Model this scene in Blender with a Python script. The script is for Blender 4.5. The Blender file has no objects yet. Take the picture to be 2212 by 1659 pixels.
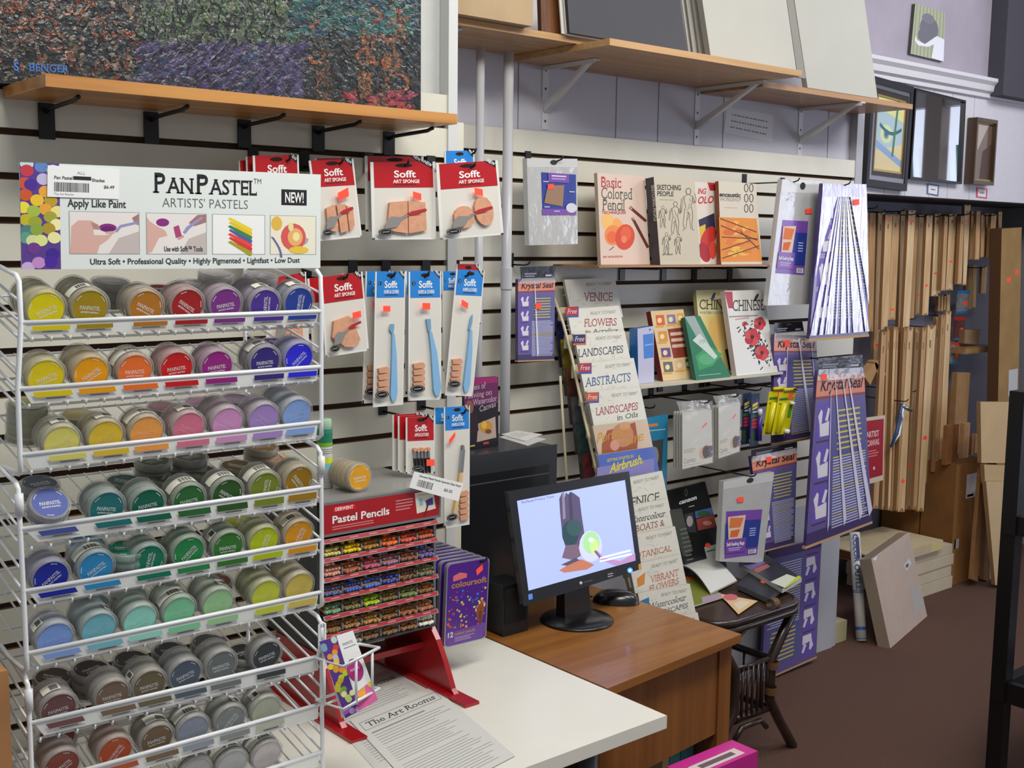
import bpy, bmesh, math, random
from mathutils import Vector as V, Matrix
random.seed(7)
SC=bpy.context.scene; COL=SC.collection
W_,H_=2212,1659
# ------------------------------------------------------------------ camera
FPX=2500.0; YAW=0.8727; PITCH=0.12262; ROLL=0.01185; EYE=V((0,0,1.62))
FW=V((math.cos(YAW)*math.cos(PITCH),math.sin(YAW)*math.cos(PITCH),-math.sin(PITCH)))
_r=FW.cross(V((0,0,1))).normalized(); _u=_r.cross(FW)
RT=_r*math.cos(ROLL)+_u*math.sin(ROLL); UP=-_r*math.sin(ROLL)+_u*math.cos(ROLL)
cd=bpy.data.cameras.new('camera'); cam=bpy.data.objects.new('camera',cd); COL.objects.link(cam); SC.camera=cam
cd.sensor_fit='HORIZONTAL'; cd.sensor_width=36; cd.lens=36*FPX/W_; cd.clip_start=.05
cam.matrix_world=Matrix((( RT.x,UP.x,-FW.x,EYE.x),(RT.y,UP.y,-FW.y,EYE.y),(RT.z,UP.z,-FW.z,EYE.z),(0,0,0,1)))
def ray(x,y): return FW*FPX+RT*(x-W_/2)-UP*(y-H_/2)
def PY(x,y,Y): r=ray(x,y); return EYE+r*(Y/r.y)
def PX(x,y,X): r=ray(x,y); return EYE+r*(X/r.x)
def PZ(x,y,z): r=ray(x,y); return EYE+r*((z-EYE.z)/r.z)
class S:   # a plane in the room; S(x,y) is the point of it seen at a photo pixel
    def __init__(s,o,n):
        s.o=V(o); s.n=V(n).normalized()
        if s.n.dot(EYE-s.o)<0: s.n=-s.n
    def __call__(s,x,y,d=0):
        r=ray(x,y); return EYE+r*((s.o+s.n*d-EYE).dot(s.n)/r.dot(s.n))
def SY(Y): return S((0,Y,0),(0,-1,0))
def ST(p,tilt,turn=0):   # plane through p, leaning back by tilt, turned about Z
    n=V((math.sin(turn)*math.cos(tilt),-math.cos(turn)*math.cos(tilt),math.sin(tilt))); return S(p,n)
# ------------------------------------------------------------------ materials
def lin(c): return c/12.92 if c<=.04045 else ((c+.055)/1.055)**2.4
def rgb(h):
    if isinstance(h,tuple): return h
    return tuple(lin(int(h[i:i+2],16)/255) for i in (0,2,4))+(1,)
_M={}; ORG={}
def C(h,r=.5,m=0,coat=0,n=0,ns=40,bump=0,bs=60,tr=0,em=0,alpha=1,streak=None,h2=None):
    k=(h,r,m,coat,n,ns,bump,bs,tr,em,alpha,streak,h2)
    if k in _M: return _M[k]
    mt=bpy.data.materials.new('m_%d'%len(_M)); mt.use_nodes=True; nt=mt.node_tree; N=nt.nodes; L=nt.links
    b=N['Principled BSDF']; b.inputs['Base Color'].default_value=rgb(h); b.inputs['Roughness'].default_value=r; b.inputs['Metallic'].default_value=m
    b.inputs['Coat Weight'].default_value=coat; b.inputs['Coat Roughness'].default_value=.12
    b.inputs['Transmission Weight'].default_value=tr; b.inputs['Alpha'].default_value=alpha
    if em: b.inputs['Emission Color'].default_value=rgb(h); b.inputs['Emission Strength'].default_value=em
    tc=mp=None
    if n or bump or h2:
        tc=N.new('ShaderNodeTexCoord'); mp=N.new('ShaderNodeMapping'); L.new(tc.outputs['Object'],mp.inputs[0])
        if streak: mp.inputs['Scale'].default_value=streak
    if n or h2:
        t=N.new('ShaderNodeTexNoise'); t.inputs['Scale'].default_value=ns; t.inputs['Detail'].default_value=5; L.new(mp.outputs[0],t.inputs['Vector'])
        x=N.new('ShaderNodeMix'); x.data_type='RGBA'; c=rgb(h); c2=rgb(h2) if h2 else tuple(v*(1-n) for v in c[:3])+(1,)
        x.inputs['A'].default_value=c2; x.inputs['B'].default_value=c if h2 else tuple(min(1,v*(1+n)) for v in c[:3])+(1,)
        rp=N.new('ShaderNodeMapRange'); rp.inputs[1].default_value=.35; rp.inputs[2].default_value=.65
        L.new(t.outputs['Fac'],rp.inputs[0]); L.new(rp.outputs[0],x.inputs['Factor']); L.new(x.outputs['Result'],b.inputs['Base Color'])
    if bump:
        t=N.new('ShaderNodeTexNoise'); t.inputs['Scale'].default_value=bs; t.inputs['Detail'].default_value=3; L.new(mp.outputs[0],t.inputs['Vector'])
        bp=N.new('ShaderNodeBump'); bp.inputs['Strength'].default_value=bump; bp.inputs['Distance'].default_value=.01; L.new(t.outputs['Fac'],bp.inputs['Height'])
        L.new(bp.outputs[0],b.inputs['Normal']); L.new(bp.outputs[0],b.inputs['Coat Normal'])
    _M[k]=mt; return mt
def film(h='FFFFFF',fac=.25,r=.08,bump=.3,bs=18,streak=None):   # thin clear plastic: mostly see-through with a glossy skin
    k=('film',h,fac,r,bump,bs,streak)
    if k in _M: return _M[k]
    mt=bpy.data.materials.new('m_%d'%len(_M)); mt.use_nodes=True; nt=mt.node_tree; N=nt.nodes; L=nt.links
    b=N['Principled BSDF']; b.inputs['Base Color'].default_value=rgb(h); b.inputs['Roughness'].default_value=r; b.inputs['Coat Weight'].default_value=.6
    t=N.new('ShaderNodeBsdfTransparent'); x=N.new('ShaderNodeMixShader'); lw=N.new('ShaderNodeLayerWeight'); lw.inputs['Blend'].default_value=.3
    mr=N.new('ShaderNodeMapRange'); mr.inputs[3].default_value=fac; mr.inputs[4].default_value=min(1,fac+.5); L.new(lw.outputs['Facing'],mr.inputs[0])
    L.new(mr.outputs[0],x.inputs[0]); L.new(t.outputs[0],x.inputs[1]); L.new(b.outputs[0],x.inputs[2]); L.new(x.outputs[0],N['Material Output'].inputs[0])
    if bump:
        tc=N.new('ShaderNodeTexCoord'); mp=N.new('ShaderNodeMapping'); L.new(tc.outputs['Object'],mp.inputs[0])
        if streak: mp.inputs['Scale'].default_value=streak
        n=N.new('ShaderNodeTexNoise'); n.inputs['Scale'].default_value=bs; L.new(mp.outputs[0],n.inputs['Vector'])
        bp=N.new('ShaderNodeBump'); bp.inputs['Strength'].default_value=bump; bp.inputs['Distance'].default_value=.02; L.new(n.outputs['Fac'],bp.inputs['Height']); L.new(bp.outputs[0],b.inputs['Normal']); L.new(bp.outputs[0],b.inputs['Coat Normal'])
    _M[k]=mt; return mt
def wood(h,h2,ax='x',r=.45,sc=3,coat=.15):
    s={'x':(.6,14,14),'y':(14,.6,14),'z':(14,14,.6)}[ax]
    return C(h,r=r,h2=h2,ns=sc,streak=s,coat=coat,bump=.05,bs=sc*2)
# ------------------------------------------------------------------ text
_T={}
def glyphs(s,font='n'):
    k=(s,font)
    if k in _T: return _T[k]
    c=bpy.data.curves.new('t','FONT'); c.body=s; c.size=1; c.resolution_u=3
    c.offset={'b':.022,'k':.035,'s':-.003,'S':.010,'l':-.01}.get(font[0],0)
    if 'i' in font[1:] or font[0]=='i': c.shear=.25
    o=bpy.data.objects.new('t',c); COL.objects.link(o)
    dg=bpy.context.evaluated_depsgraph_get(); me=bpy.data.meshes.new_from_object(o.evaluated_get(dg))
    vs=[(v.co.x,v.co.y) for v in me.vertices]; fs=[tuple(p.vertices) for p in me.polygons]
    if font[0] in 'sS':   # slab serifs where a stem ends on the baseline, x-height or cap line
        cnt={}
        for f in fs:
            for a,b in zip(f,f[1:]+f[:1]): cnt[(min(a,b),max(a,b))]=cnt.get((min(a,b),max(a,b)),0)+1
        for (a,b),n in list(cnt.items()):
            if n!=1: continue
            (x0,y0),(x1,y1)=vs[a],vs[b]
            w=abs(x1-x0)
            if abs(y1-y0)<.004 and .03<w<.19 and (abs(y0)<.02 or y0>.42):
                xa,xb=min(x0,x1)-.07,max(x0,x1)+.07; yy=(y0-.004,y0+.052) if y0<.2 else (y0-.052,y0+.004); i=len(vs)
                vs+= [(xa,yy[0]),(xb,yy[0]),(xb,yy[1]),(xa,yy[1])]; fs.append((i,i+1,i+2,i+3))
        for (a,b),n in list(cnt.items()):
            if n!=1 or max(a,b)>=len(me.vertices): continue
            (x0,y0),(x1,y1)=vs[a],vs[b]; ya,yb=min(y0,y1),max(y0,y1)
            if abs(x1-x0)<.004 and .055<yb-ya<.13:   # spur on the end of a flat arm
                if ya<.1: yb+=.07
                elif yb>.55: ya-=.07
                else: ya-=.04; yb+=.04
                i=len(vs); vs+= [(x0-.022,ya),(x0+.022,ya),(x0+.022,yb),(x0-.022,yb)]; fs.append((i,i+1,i+2,i+3))
    bpy.data.objects.remove(o); bpy.data.curves.remove(c); bpy.data.meshes.remove(me)
    if not vs: vs=[(0,0)]; fs=[]
    x0=min(v[0] for v in vs); x1=max(v[0] for v in vs); w=max(x1-x0,1e-6); cap=.69
    vs=[((x-x0)/w,y/cap) for x,y in vs]
    _T[k]=(vs,fs,w/cap); return _T[k]
# ------------------------------------------------------------------ mesh builder
class M:
    def __init__(s): s.v=[]; s.f=[]; s.mi=[]; s.ms=[]; s.sm=[]
    def _m(s,m):
        if m not in s.ms: s.ms.append(m)
        return s.ms.index(m)
    def add(s,vs,fs,m,smooth=False):
        i=len(s.v); s.v+= [V(p) for p in vs]; k=s._m(m)
        for f in fs: s.f.append(tuple(i+j for j in f)); s.mi.append(k); s.sm.append(smooth)
        return s
    def poly(s,pts,m): return s.add(pts,[tuple(range(len(pts)))],m)
    def hexa(s,a,b,m,mf=None):   # a,b: matching front and back loops (front faces the first listed side)
        n=len(a); s.add(list(a)+list(b),[tuple(range(n,2*n))[::-1]]+[(i,n+i,n+(i+1)%n,(i+1)%n) for i in range(n)],m); s.add(a,[tuple(range(n))],mf or m); return s
    def ext(s,pts,vec,m,mf=None): vec=V(vec); return s.hexa(pts,[V(p)+vec for p in pts],m,mf)
    def box(s,a,b,m):
        x0,y0,z0=a; x1,y1,z1=b
        return s.hexa([V((x0,y0,z0)),V((x1,y0,z0)),V((x1,y0,z1)),V((x0,y0,z1))],[V((x0,y1,z0)),V((x1,y1,z0)),V((x1,y1,z1)),V((x0,y1,z1))],m)
    def tube(s,pts,r,m,n=8,closed=False,caps=True):
        pts=[V(p) for p in pts]; N=len(pts); rings=[]; pu=None
        for i,p in enumerate(pts):
            a=pts[(i-1)%N] if (i or closed) else p; b=pts[(i+1)%N] if (i<N-1 or closed) else p
            t=(b-a).normalized(); u=pu-t*pu.dot(t) if pu else t.orthogonal()
            if u.length<1e-6: u=t.orthogonal()
            u.normalize(); pu=u; w=t.cross(u); rr=r[i] if isinstance(r,(list,tuple)) else r
            rings.append([p+u*(rr*math.cos(2*math.pi*k/n))+w*(rr*math.sin(2*math.pi*k/n)) for k in range(n)])
        vs=[q for g in rings for q in g]; fs=[]
        for i in range(N if closed else N-1):
            j=(i+1)%N
            for k in range(n): fs.append((i*n+k,i*n+(k+1)%n,j*n+(k+1)%n,j*n+k))
        if caps and not closed: fs+= [tuple(range(n))[::-1],tuple((N-1)*n+k for k in range(n))]
        return s.add(vs,fs,m,True)
    def lathe(s,prof,o,ax,m,n=24,smooth=True,rot=0):
        o=V(o); ax=V(ax).normalized(); u=ax.orthogonal().normalized(); w=ax.cross(u); vs=[]; fs=[]
        for r,h in prof:
            vs+= [o+ax*h+u*(r*math.cos(2*math.pi*k/n))+w*(r*math.sin(2*math.pi*k/n)) for k in range(n)]
        for i in range(len(prof)-1):
            for k in range(n): fs.append((i*n+k,i*n+(k+1)%n,(i+1)*n+(k+1)%n,(i+1)*n+k))
        return s.add(vs,fs,m,smooth)
    def disc(s,o,u,w,m,n=24): return s.poly([o+u*math.cos(2*math.pi*k/n)+w*math.sin(2*math.pi*k/n) for k in range(n)],m)
    def text(s,t,p0,p1,up,m,font='n'):   # p0..p1 baseline ends, up = cap height vector
        vs,fs,_=glyphs(t,font); p0=V(p0); d=V(p1)-p0; up=V(up)
        return s.add([p0+d*x+up*y for x,y in vs],fs,m)
    def ob(s,name,parent=None,label=None,cat=None,group=None,kind=None,bevel=0,o=None):
        me=bpy.data.meshes.new(name)
        lo=V([min(v[i] for v in s.v) for i in range(3)]); hi=V([max(v[i] for v in s.v) for i in range(3)])
        if o is None: o=V(((lo.x+hi.x)/2,(lo.y+hi.y)/2,lo.z))
        me.from_pydata([tuple(v-o) for v in s.v],[],s.f)
        for m in s.ms: me.materials.append(m)
        me.polygons.foreach_set('material_index',s.mi); me.polygons.foreach_set('use_smooth',s.sm); me.update()
        ob=bpy.data.objects.new(name,me); COL.objects.link(ob)
        if parent is not None: ob.parent=parent; ob.location=o-ORG[parent.name]; ORG[ob.name]=o
        else: ob.location=o; ORG[ob.name]=o
        tag(ob,label,cat,group,kind)
        if bevel: b=ob.modifiers.new('b','BEVEL'); b.width=bevel; b.segments=2; b.limit_method='ANGLE'; b.angle_limit=.9
        return ob
def tag(o,label=None,cat=None,group=None,kind=None):
    for k,v in (('label',label),('category',cat),('group',group),('kind',kind)):
        if v: o[k]=v
def thing(name,loc,label,cat,group=None):
    e=bpy.data.objects.new(name,None); COL.objects.link(e); e.location=loc; ORG[e.name]=V(loc); e.empty_display_size=.05; tag(e,label,cat,group); return e
class Card(M):   # a flat rectangular thing given by its four front corners TL,TR,BR,BL; drawn on in u,v (v down)
    def __init__(s,c,th,mf,ms=None,back=None):
        super().__init__(); s.c=[V(p) for p in c]; s.n=(s.c[3]-s.c[0]).cross(s.c[1]-s.c[0]).normalized()
        if s.n.dot(EYE-s.c[0])<0: s.n=-s.n
        s.th=th; 
        if th is not None: s.hexa(s.c,[p-s.n*th for p in s.c] if back is None else back,ms or mf,mf)
    def p(s,u,v,d=.0004):
        a,b,c,e=s.c; d=d*.35 if abs(d)<.0026 else d; return a*((1-u)*(1-v))+b*(u*(1-v))+c*(u*v)+e*((1-u)*v)+s.n*d
    def pg(s,uv,m,d=.0004): return s.poly([s.p(u,v,d) for u,v in uv],m)
    def rc(s,u0,v0,u1,v1,m,d=.0004): return s.pg([(u0,v0),(u1,v0),(u1,v1),(u0,v1)],m,d)
    def el(s,u,v,ru,rv,m,d=.0008,n=20): return s.pg([(u+ru*math.cos(2*math.pi*k/n),v+rv*math.sin(2*math.pi*k/n)) for k in range(n)],m,d)
    def tx(s,t,u0,v0,u1,h,m,font='n',v1=None,d=.0008):
        v1=v0 if v1 is None else v1
        return s.text(t,s.p(u0,v0,d),s.p(u1,v1,d),s.p(u0,v0-h,d)-s.p(u0,v0,d),m,font)
    def ln(s,u0,v0,u1,v1,n,m,fill=.45,d=.0008,rag=.3):   # greeked small print
        for i in range(n):
            a=v0+(v1-v0)*i/n; s.rc(u0,a,u1-(u1-u0)*rag*random.random(),a+(v1-v0)/n*fill,m,d)
    def st(s,u0,v0,u1,v1,w,m,d=.001):   # a stroke
        du,dv=u1-u0,v1-v0; l=math.hypot(du,dv) or 1; a=-dv/l*w/2; b=du/l*w/2
        return s.pg([(u0+a,v0+b),(u1+a,v1+b),(u1-a,v1-b),(u0-a,v0-b)],m,d)
def _px(s,x,y):
    r=ray(x,y); P_=EYE+r*((s.c[0]-EYE).dot(s.n)/r.dot(s.n)); a=s.c[1]-s.c[0]; b=s.c[3]-s.c[0]; w=P_-s.c[0]
    aa,bb,ab,wa,wb=a.dot(a),b.dot(b),a.dot(b),w.dot(a),w.dot(b); D=aa*bb-ab*ab
    return ((wa*bb-wb*ab)/D,(wb*aa-wa*ab)/D)
def _P(s,x,y,d):
    d=d*.35 if abs(d)<.0026 else d
    r=ray(x,y); return EYE+r*((s.c[0]+s.n*d-EYE).dot(s.n)/r.dot(s.n))
Card.P=_P
Card.xp=lambda s,pts,m,d=.0006: s.poly([s.P(x,y,d) for x,y in pts],m)
Card.xe=lambda s,x,y,rx,ry,m,d=.0008,n=16,rot=0: s.poly([s.P(x+rx*math.cos(t)*math.cos(rot)-ry*math.sin(t)*math.sin(rot),y+rx*math.cos(t)*math.sin(rot)+ry*math.sin(t)*math.cos(rot),d) for t in [2*math.pi*k/n for k in range(n)]],m)
Card.xt=lambda s,t,x0,y0,x1,y1,h,m,font='n',d=.001: s.text(t,s.P(x0,y0,d),s.P(x1,y1,d),s.P(x0,y0-h,d)-s.P(x0,y0,d),m,font)
def _xs(s,x0,y0,x1,y1,w,m,d=.001):
    l=math.hypot(x1-x0,y1-y0) or 1; a=-(y1-y0)/l*w/2; b=(x1-x0)/l*w/2
    return s.xp([(x0+a,y0+b),(x1+a,y1+b),(x1-a,y1-b),(x0-a,y0-b)],m,d)
Card.xs=_xs
def cpx(q,sf,th,mf,ms=None): return Card([sf(*p) for p in q],th,mf,ms)
def qd(x0,y0,x1,y1): return [(x0,y0),(x1,y0),(x1,y1),(x0,y1)]
# ------------------------------------------------------------------ shared colours
YL,YR,ZT=2.12,2.63,.69
CREAM=C('D6D3C4',r=.35,n=.03,ns=8); SLATEDGE=C('6A4F36',r=.8,n=.2,ns=30); BROWN=C('4A3524',r=.9)
BLK=C('101012',r=.35); BLKM=C('161618',r=.55); WHT=C('EDEDEA',r=.4); WIRE=C('EEF0F2',r=.28,coat=.3); INK=C('1C1C20',r=.7); GREYT=C('55565A',r=.7)
ORG_T=C('FF5238',r=.55,em=.12); KRAFT=C('A57B4E',r=.85,n=.12,ns=12); PAPER=C('E9E8E2',r=.7); MET=C('C9CBCE',r=.25,m=.9)
RED=C('B8141C',r=.3,coat=.4); BLUE=C('2484D8',r=.3,coat=.4)
# ------------------------------------------------------------------ setting
m=M(); m.poly([(-1,-1.2,0),(10,-1.2,0),(10,4.2,0),(-1,4.2,0)],C('624538',r=.95,n=.28,ns=260,bump=.5,bs=420)); m.ob('floor',kind='structure')
XL=PY(975,300,YL).x; XT=PY(986,200,YL).x
m=M(); m.box((.1,YL+.03,0),(XT-.01,YR+.05,3.0),C('C4C6C4',r=.6,n=.02)); m.ob('wall_left',kind='structure')
m=M(); m.box((PY(1001,200,YL+.02).x-.06,YL-.004,.0),(XT,YL+.028,3.0),C('CFD1D0',r=.5)); m.ob('trim_1',kind='structure')
def slats(name,x0,x1,Y,zg,ztop,zbot,gap=.0125):
    m=M(); m.box((x0,Y+.012,zbot),(x1,Y+.026,ztop),BROWN); k=0; z=zg
    edges=[]; z=zg
    while z<ztop-.02: z+=.0762
    top=ztop
    z-=.0762
    while z>zbot:
        zz=z if z>zbot else zbot
        m.box((x0,Y,zz+gap/2),(x1,Y+.0125,top),CREAM)
        m.box((x0,Y+.001,zz+gap/2-.0008),(x1,Y+.0115,zz+gap/2),SLATEDGE)
        top=zz-gap/2; m.box((x0,Y+.001,top),(x1,Y+.0115,top+.0012),SLATEDGE); z-=.0762
    m.box((x0,Y,zbot),(x1,Y+.0125,top),CREAM)
    return m
ztl=PY(964,205,YL).z; zgl=PY(700,329,YL).z
slats('wall_slat_left',.1,XL,YL,zgl,ztl,.0).ob('wall_left_slatboard',kind='structure')
m=slats('x',XT,PY(1004,300,YL).x,YL+.004,zgl,PY(990,264,YL).z,.4); m.ob('trim_2',kind='structure')
ztr=PY(1106,278,YR).z; zgr=PY(1106,332,YR).z; XR=PY(1862,351,YR).x
slats('r',2.0,XR,YR,zgr,ztr,.62).ob('wall_right_slatboard',kind='structure')
# right wall: grey board panelling above the slats, plain below
GP=C('CBC9D3',r=.6,n=.02,ns=6)
m=M(); m.box((XT-.02,YR+.03,0),(XR-.03,YR+.12,3.0),GP)
for x in (PY(1118,250,YR+.03).x,PY(1421,250,YR+.03).x,PY(1330,250,YR+.03).x,PY(1562,250,YR+.03).x,PY(1790,250,YR+.03).x): m.box((x,YR+.0285,ztr),(x+.0025,YR+.031,3.0),C('84838C'))
m.ob('wall_right',kind='structure')
m=M(); m.box((XR-.045,YR-.003,1.4),(XR-.0,YR+.13,2.18),C('AFAEB4')); m.box((XR-.045,YR+.005,0),(XR-.06+.04,YR+.13,.62),C('B9BAC0')); m.ob('trim_3',kind='structure')
m=M(); m.box((2.2,YR+.0,0),(XR-.05,YR+.03,.62),C('B9BAC0',r=.5)); m.ob('baseboard_right',kind='structure')
# recess behind: soffit with frames above, pegboard below
YB,YP=2.78,3.18; zb=PY(1990,425,YB).z
m=M(); m.box((XR-.1,YB,zb),(7.2,YB+.44,3.4),C('D3D0D6',r=.6,n=.02))
for px in (1915,1960,2012,2052,2100): x=PY(px,300,YB).x; m.box((x,YB-.001,zb),(x+.004,YB,PY(1890,148,YB).z),C('B5B2BA'))
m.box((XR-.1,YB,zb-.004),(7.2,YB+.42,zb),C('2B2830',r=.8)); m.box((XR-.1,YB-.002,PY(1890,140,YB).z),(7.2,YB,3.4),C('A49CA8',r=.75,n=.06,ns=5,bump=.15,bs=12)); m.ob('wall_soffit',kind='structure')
m=M(); m.box((XR-.3,YP,0),(7.2,YP+.06,zb),C('7E7C8A',r=.7))
for i in range(46):
    for j in range(7): x=XR+.25+i*.03; z=zb-.06-j*.03; m.box((x,YP-.0008,z),(x+.007,YP,z+.007),C('1E1D26'))
m.ob('wall_pegboard',kind='structure')
zm=PY(1890,148,YB).z; m=M()
pr=[(0,.0),(-.018,.004),(-.02,.02),(-.035,.03),(-.04,.055),(-.055,.07),(-.055,.085),(0,.085)]
m.hexa([V((XR-.1,YB+a,zm-.045+b)) for a,b in pr],[V((7.2,YB+a,zm-.045+b)) for a,b in pr],C('D8D6DA',r=.5)); m.ob('trim_4',kind='structure')
pe_=PY(2166,205,2.70); m=M(); m.box((pe_.x,2.70,pe_.z),(pe_.x+.9,2.775,3.4),C('45434C',r=.8)); m.box((6.15,2.6,0),(6.6,3.2,zm-.06),C('85858C',r=.7)); m.ob('wall_end_shade',kind='structure')  # upper dark box is wall shade put in as a shape, not a column
# far window behind the camera's right: bright glass, shades outside (seen in the mirror)
m=M(); m.box((9.4,-2.5,.0),(9.5,4.2,1.0),GP); m.box((9.4,-2.5,3.4),(9.5,4.2,3.8),GP)
for y in (-2.5,-1.3,-.08,.85,2.0,3.1): m.box((9.36,y,1.0),(9.5,y+(.16 if y>-.5 else .3),3.4),C('8A7A70'))
m.box((9.38,-2.5,2.82),(9.5,4.2,3.4),C('A8A0A0'))
m.ob('window_1',kind='structure')
m=M(); m.box((9.9,-2.5,1.0),(9.92,3.5,3.4),C('EEF2FF',em=.75))
for k in range(44): m.poly([(9.8,-2.5+k*.12,2.05),(9.8,-2.44+k*.12,2.05),(9.55,-2.34+k*.12,2.5),(9.55,-2.40+k*.12,2.5)],C('2E8078',em=.25) if k%2 else C('F0F4FF',em=.7))
m.ob('window_1_awning',kind='structure')
# ------------------------------------------------------------------ light
w=bpy.data.worlds.new('w'); SC.world=w; w.use_nodes=True; w.node_tree.nodes['Background'].inputs[0].default_value=(.86,.92,1,1); w.node_tree.nodes['Background'].inputs[1].default_value=.30
def area(loc,to,sx,sy,e,c):
    l=bpy.data.lights.new('lamp','AREA'); l.shape='RECTANGLE'; l.size=sx; l.size_y=sy; l.energy=e; l.color=c
    o=bpy.data.objects.new('ceiling_or_window_light',l); COL.objects.link(o); o.location=loc; o.rotation_euler=(V(to)-V(loc)).to_track_quat('-Z','Y').to_euler(); return o
area((1.0,.55,3.0),(1.2,1.8,.9),1.3,.4,32,(1,.97,.9))
area((2.6,.9,3.0),(2.7,2.3,1.0),1.3,.4,25,(1,.96,.92))
area((4.6,1.2,3.0),(4.8,2.8,1.2),1.3,.5,24,(.95,.95,1))
area((8.4,-1.9,1.5),(3.6,2.6,1.2),2.6,1.6,50,(.72,.78,1))  # unseen low bluish light standing in for window daylight, clear of the mirror
SC.view_settings.view_transform='Standard'; SC.view_settings.look='None'; SC.view_settings.exposure=0
# ------------------------------------------------------------------ left shelf with painting
zs=1.873
m=M(); m.box((.63,1.898,1.853),(PZ(1000,245,zs).x,2.117,zs),wood('C98F4B','A2662E',sc=2.2)); m.ob('wooden_shelf',label='thick honey coloured pine shelf carrying the dark reef painting',cat='shelf',bevel=.0015)
for i,(x0,x1,y0,y1,tx,ty) in enumerate([(84,115,232,302,165,212),(311,339,247,311,398,230),(513,539,259,320,615,244),(674,698,270,328,773,262),(828,849,281,336,927,272)]):
    a=PY(x0,y0,YL); b=PY(x1,y1,YL); xc=(a.x+b.x)/2; zt=1.8525-.0045
    e=thing('shelf_bracket',V((xc,YL,b.z)),['black','second black','third black','fourth black','last black'][i]+' slatwall bracket under the pine shelf, counted from its '+['near','near','near','far','far'][i]+' end','bracket','black brackets under the pine shelf')
    if i in (0,4): e['label']='black slatwall bracket under the %s end of the pine shelf with the painting'%('near' if i==0 else 'far')
    if i==3: e['label']='black slatwall bracket next to last before the pine shelf ends at the pipes'
    M().box((xc-.014,YL-.005,b.z),(xc+.014,YL-.0005,zt+.003),BLK).ob('wall_plate',e,bevel=.001)
    M().tube([(xc,YL-.004,zt-.012),(xc,YL-.02,zt-.008),(xc,YL-.145,zt-.004),(xc,YL-.16,zt),(xc,YL-.163,zt)],.004,BLK).ob('arm',e)
yp=2.083; sp=SY(yp); P=sp
xa,xb=P(-40,100).x,P(909,200).x
m=M(); PB=C('161B22',r=.35,coat=.2,h2='23282A',ns=24,bump=.35,bs=60)
m.box((xa,yp,zs+.0015),(xb,yp+.035,2.42),PB)
dc={}
mixd=lambda h:''.join('%02X'%int(int(h[i:i+2],16)*.74+4) for i in (0,2,4))
def dab(x,y,l,w,ang,h):
    if h not in dc: dc[h]=C(mixd(h),r=.36,coat=.25,n=.3,ns=90,bump=.32,bs=90)
    c,s_=math.cos(ang),math.sin(ang); pts=[]; l*=1.6; w*=1.8
    for k in range(7):
        t=2*math.pi*k/7; a=l*math.cos(t)*random.uniform(.7,1.1); b=w*math.sin(t)*random.uniform(.6,1.2); pts.append(P(x+a*c-b*s_,y+a*s_+b*c,.0003+random.random()*.0012))
    if min(p.z for p in pts)>zs+.002 and max(p.x for p in pts)<xb: m.poly(pts,dc[h])
R=random.uniform; CH=random.choice
for i in range(3400):
    x=R(-20,903); y=R(-5,262) if i<2700 else R(-190,-5)
    lim=100+ (x-200)*.02
    if x<300 and y<170: dab(x,y,R(3,9),R(1.5,4),R(0,3),CH(['2A2A28','3C3A34','55503F','2A3440','7A3A22','1E2A38','4A4034','8A7560']))
    elif 620<x and y<75: dab(x,y,R(5,14),R(2,5),R(-.5,.6),CH(['1F5E5C','2A7470','24485C','1C4850','365E48','2A3A48']))
    elif x>740 and y>198: dab(x,y,R(4,10),R(2,4),R(-.3,.3),CH(['B03A58','8A2A48','C04A48','702838']))
    elif 300<x<660 and y<95: dab(x,y,R(3,10),R(1.5,4),R(.8,2.2),CH(['3A5A34','4C6C38','5A6A5A','2E4A40','6A705C','3A4448','48543C']))
    elif y>95 and 230<x<650: dab(x,y,R(7,20),R(2,4.5),-.6+R(-.3,.2),CH(['36294E','42346A','504478','2E2A48','36466A','26283C','5A5080','3A3A4A']))
    else: dab(x,y,R(4,12),R(2,4),R(0,3),CH(['20282E','2A3032','38342C','1E3038','44403A','28302C']))
def ring(cx,cy,rx,ry,h,n=16,w=3):
    for k in range(n):
        t=2*math.pi*k/n
        if random.random()<.25: continue
        dab(cx+rx*math.cos(t)+R(-1,1),cy+ry*math.sin(t)+R(-1,1),R(4,7),w,t+1.57,CH([h,h,'A04A20']))
for q in [(700,140,15,80,'8A5028'),(800,60,16,80,'7A5030'),(848,100,18,60,'9A5828'),(862,40,14,50,'8A5028'),(790,160,14,50,'8A5A30'),(820,200,14,26,'7A4A2A')]:
    for k in range(46): dab(q[0]+R(-q[2],q[2]),q[1]+R(0,q[3]),R(4,9),R(1.5,3),1.5+R(-.3,.3),CH([q[4],'5A4030','B0642C','46382C']))
for q in [(803,35,20,15),(858,38,19,13),(850,72,24,16),(845,135,20,9),(790,122,17,15),(858,180,23,20),(692,126,20,10),(690,55,16,10)]: ring(*q,'A05A2C')
for q in [(30,40,26,22),(70,20,20,25),(150,10,40,20),(215,60,14,18),(50,75,22,14),(220,140,14,12),(120,90,20,16),(180,20,26,20),(95,55,24,20),(265,75,22,6),(20,15,16,14),(150,118,8,8)]: ring(*q,'9A4A28',n=11,w=1.8)
P2=lambda x,y: P(x,y,.002)
m.text('S',P2(30,152),P2(41,153),P2(30,134)-P2(30,152),C('3A78D8',r=.4),'b'); m.text('BENGER',P2(64,153),P2(148,157),P2(64,137)-P2(64,153),C('3A78D8',r=.4),'n')
m.ob('reef_painting',label='dark textured coral reef painting with orange sponges leaning on the pine shelf',cat='painting')
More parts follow.
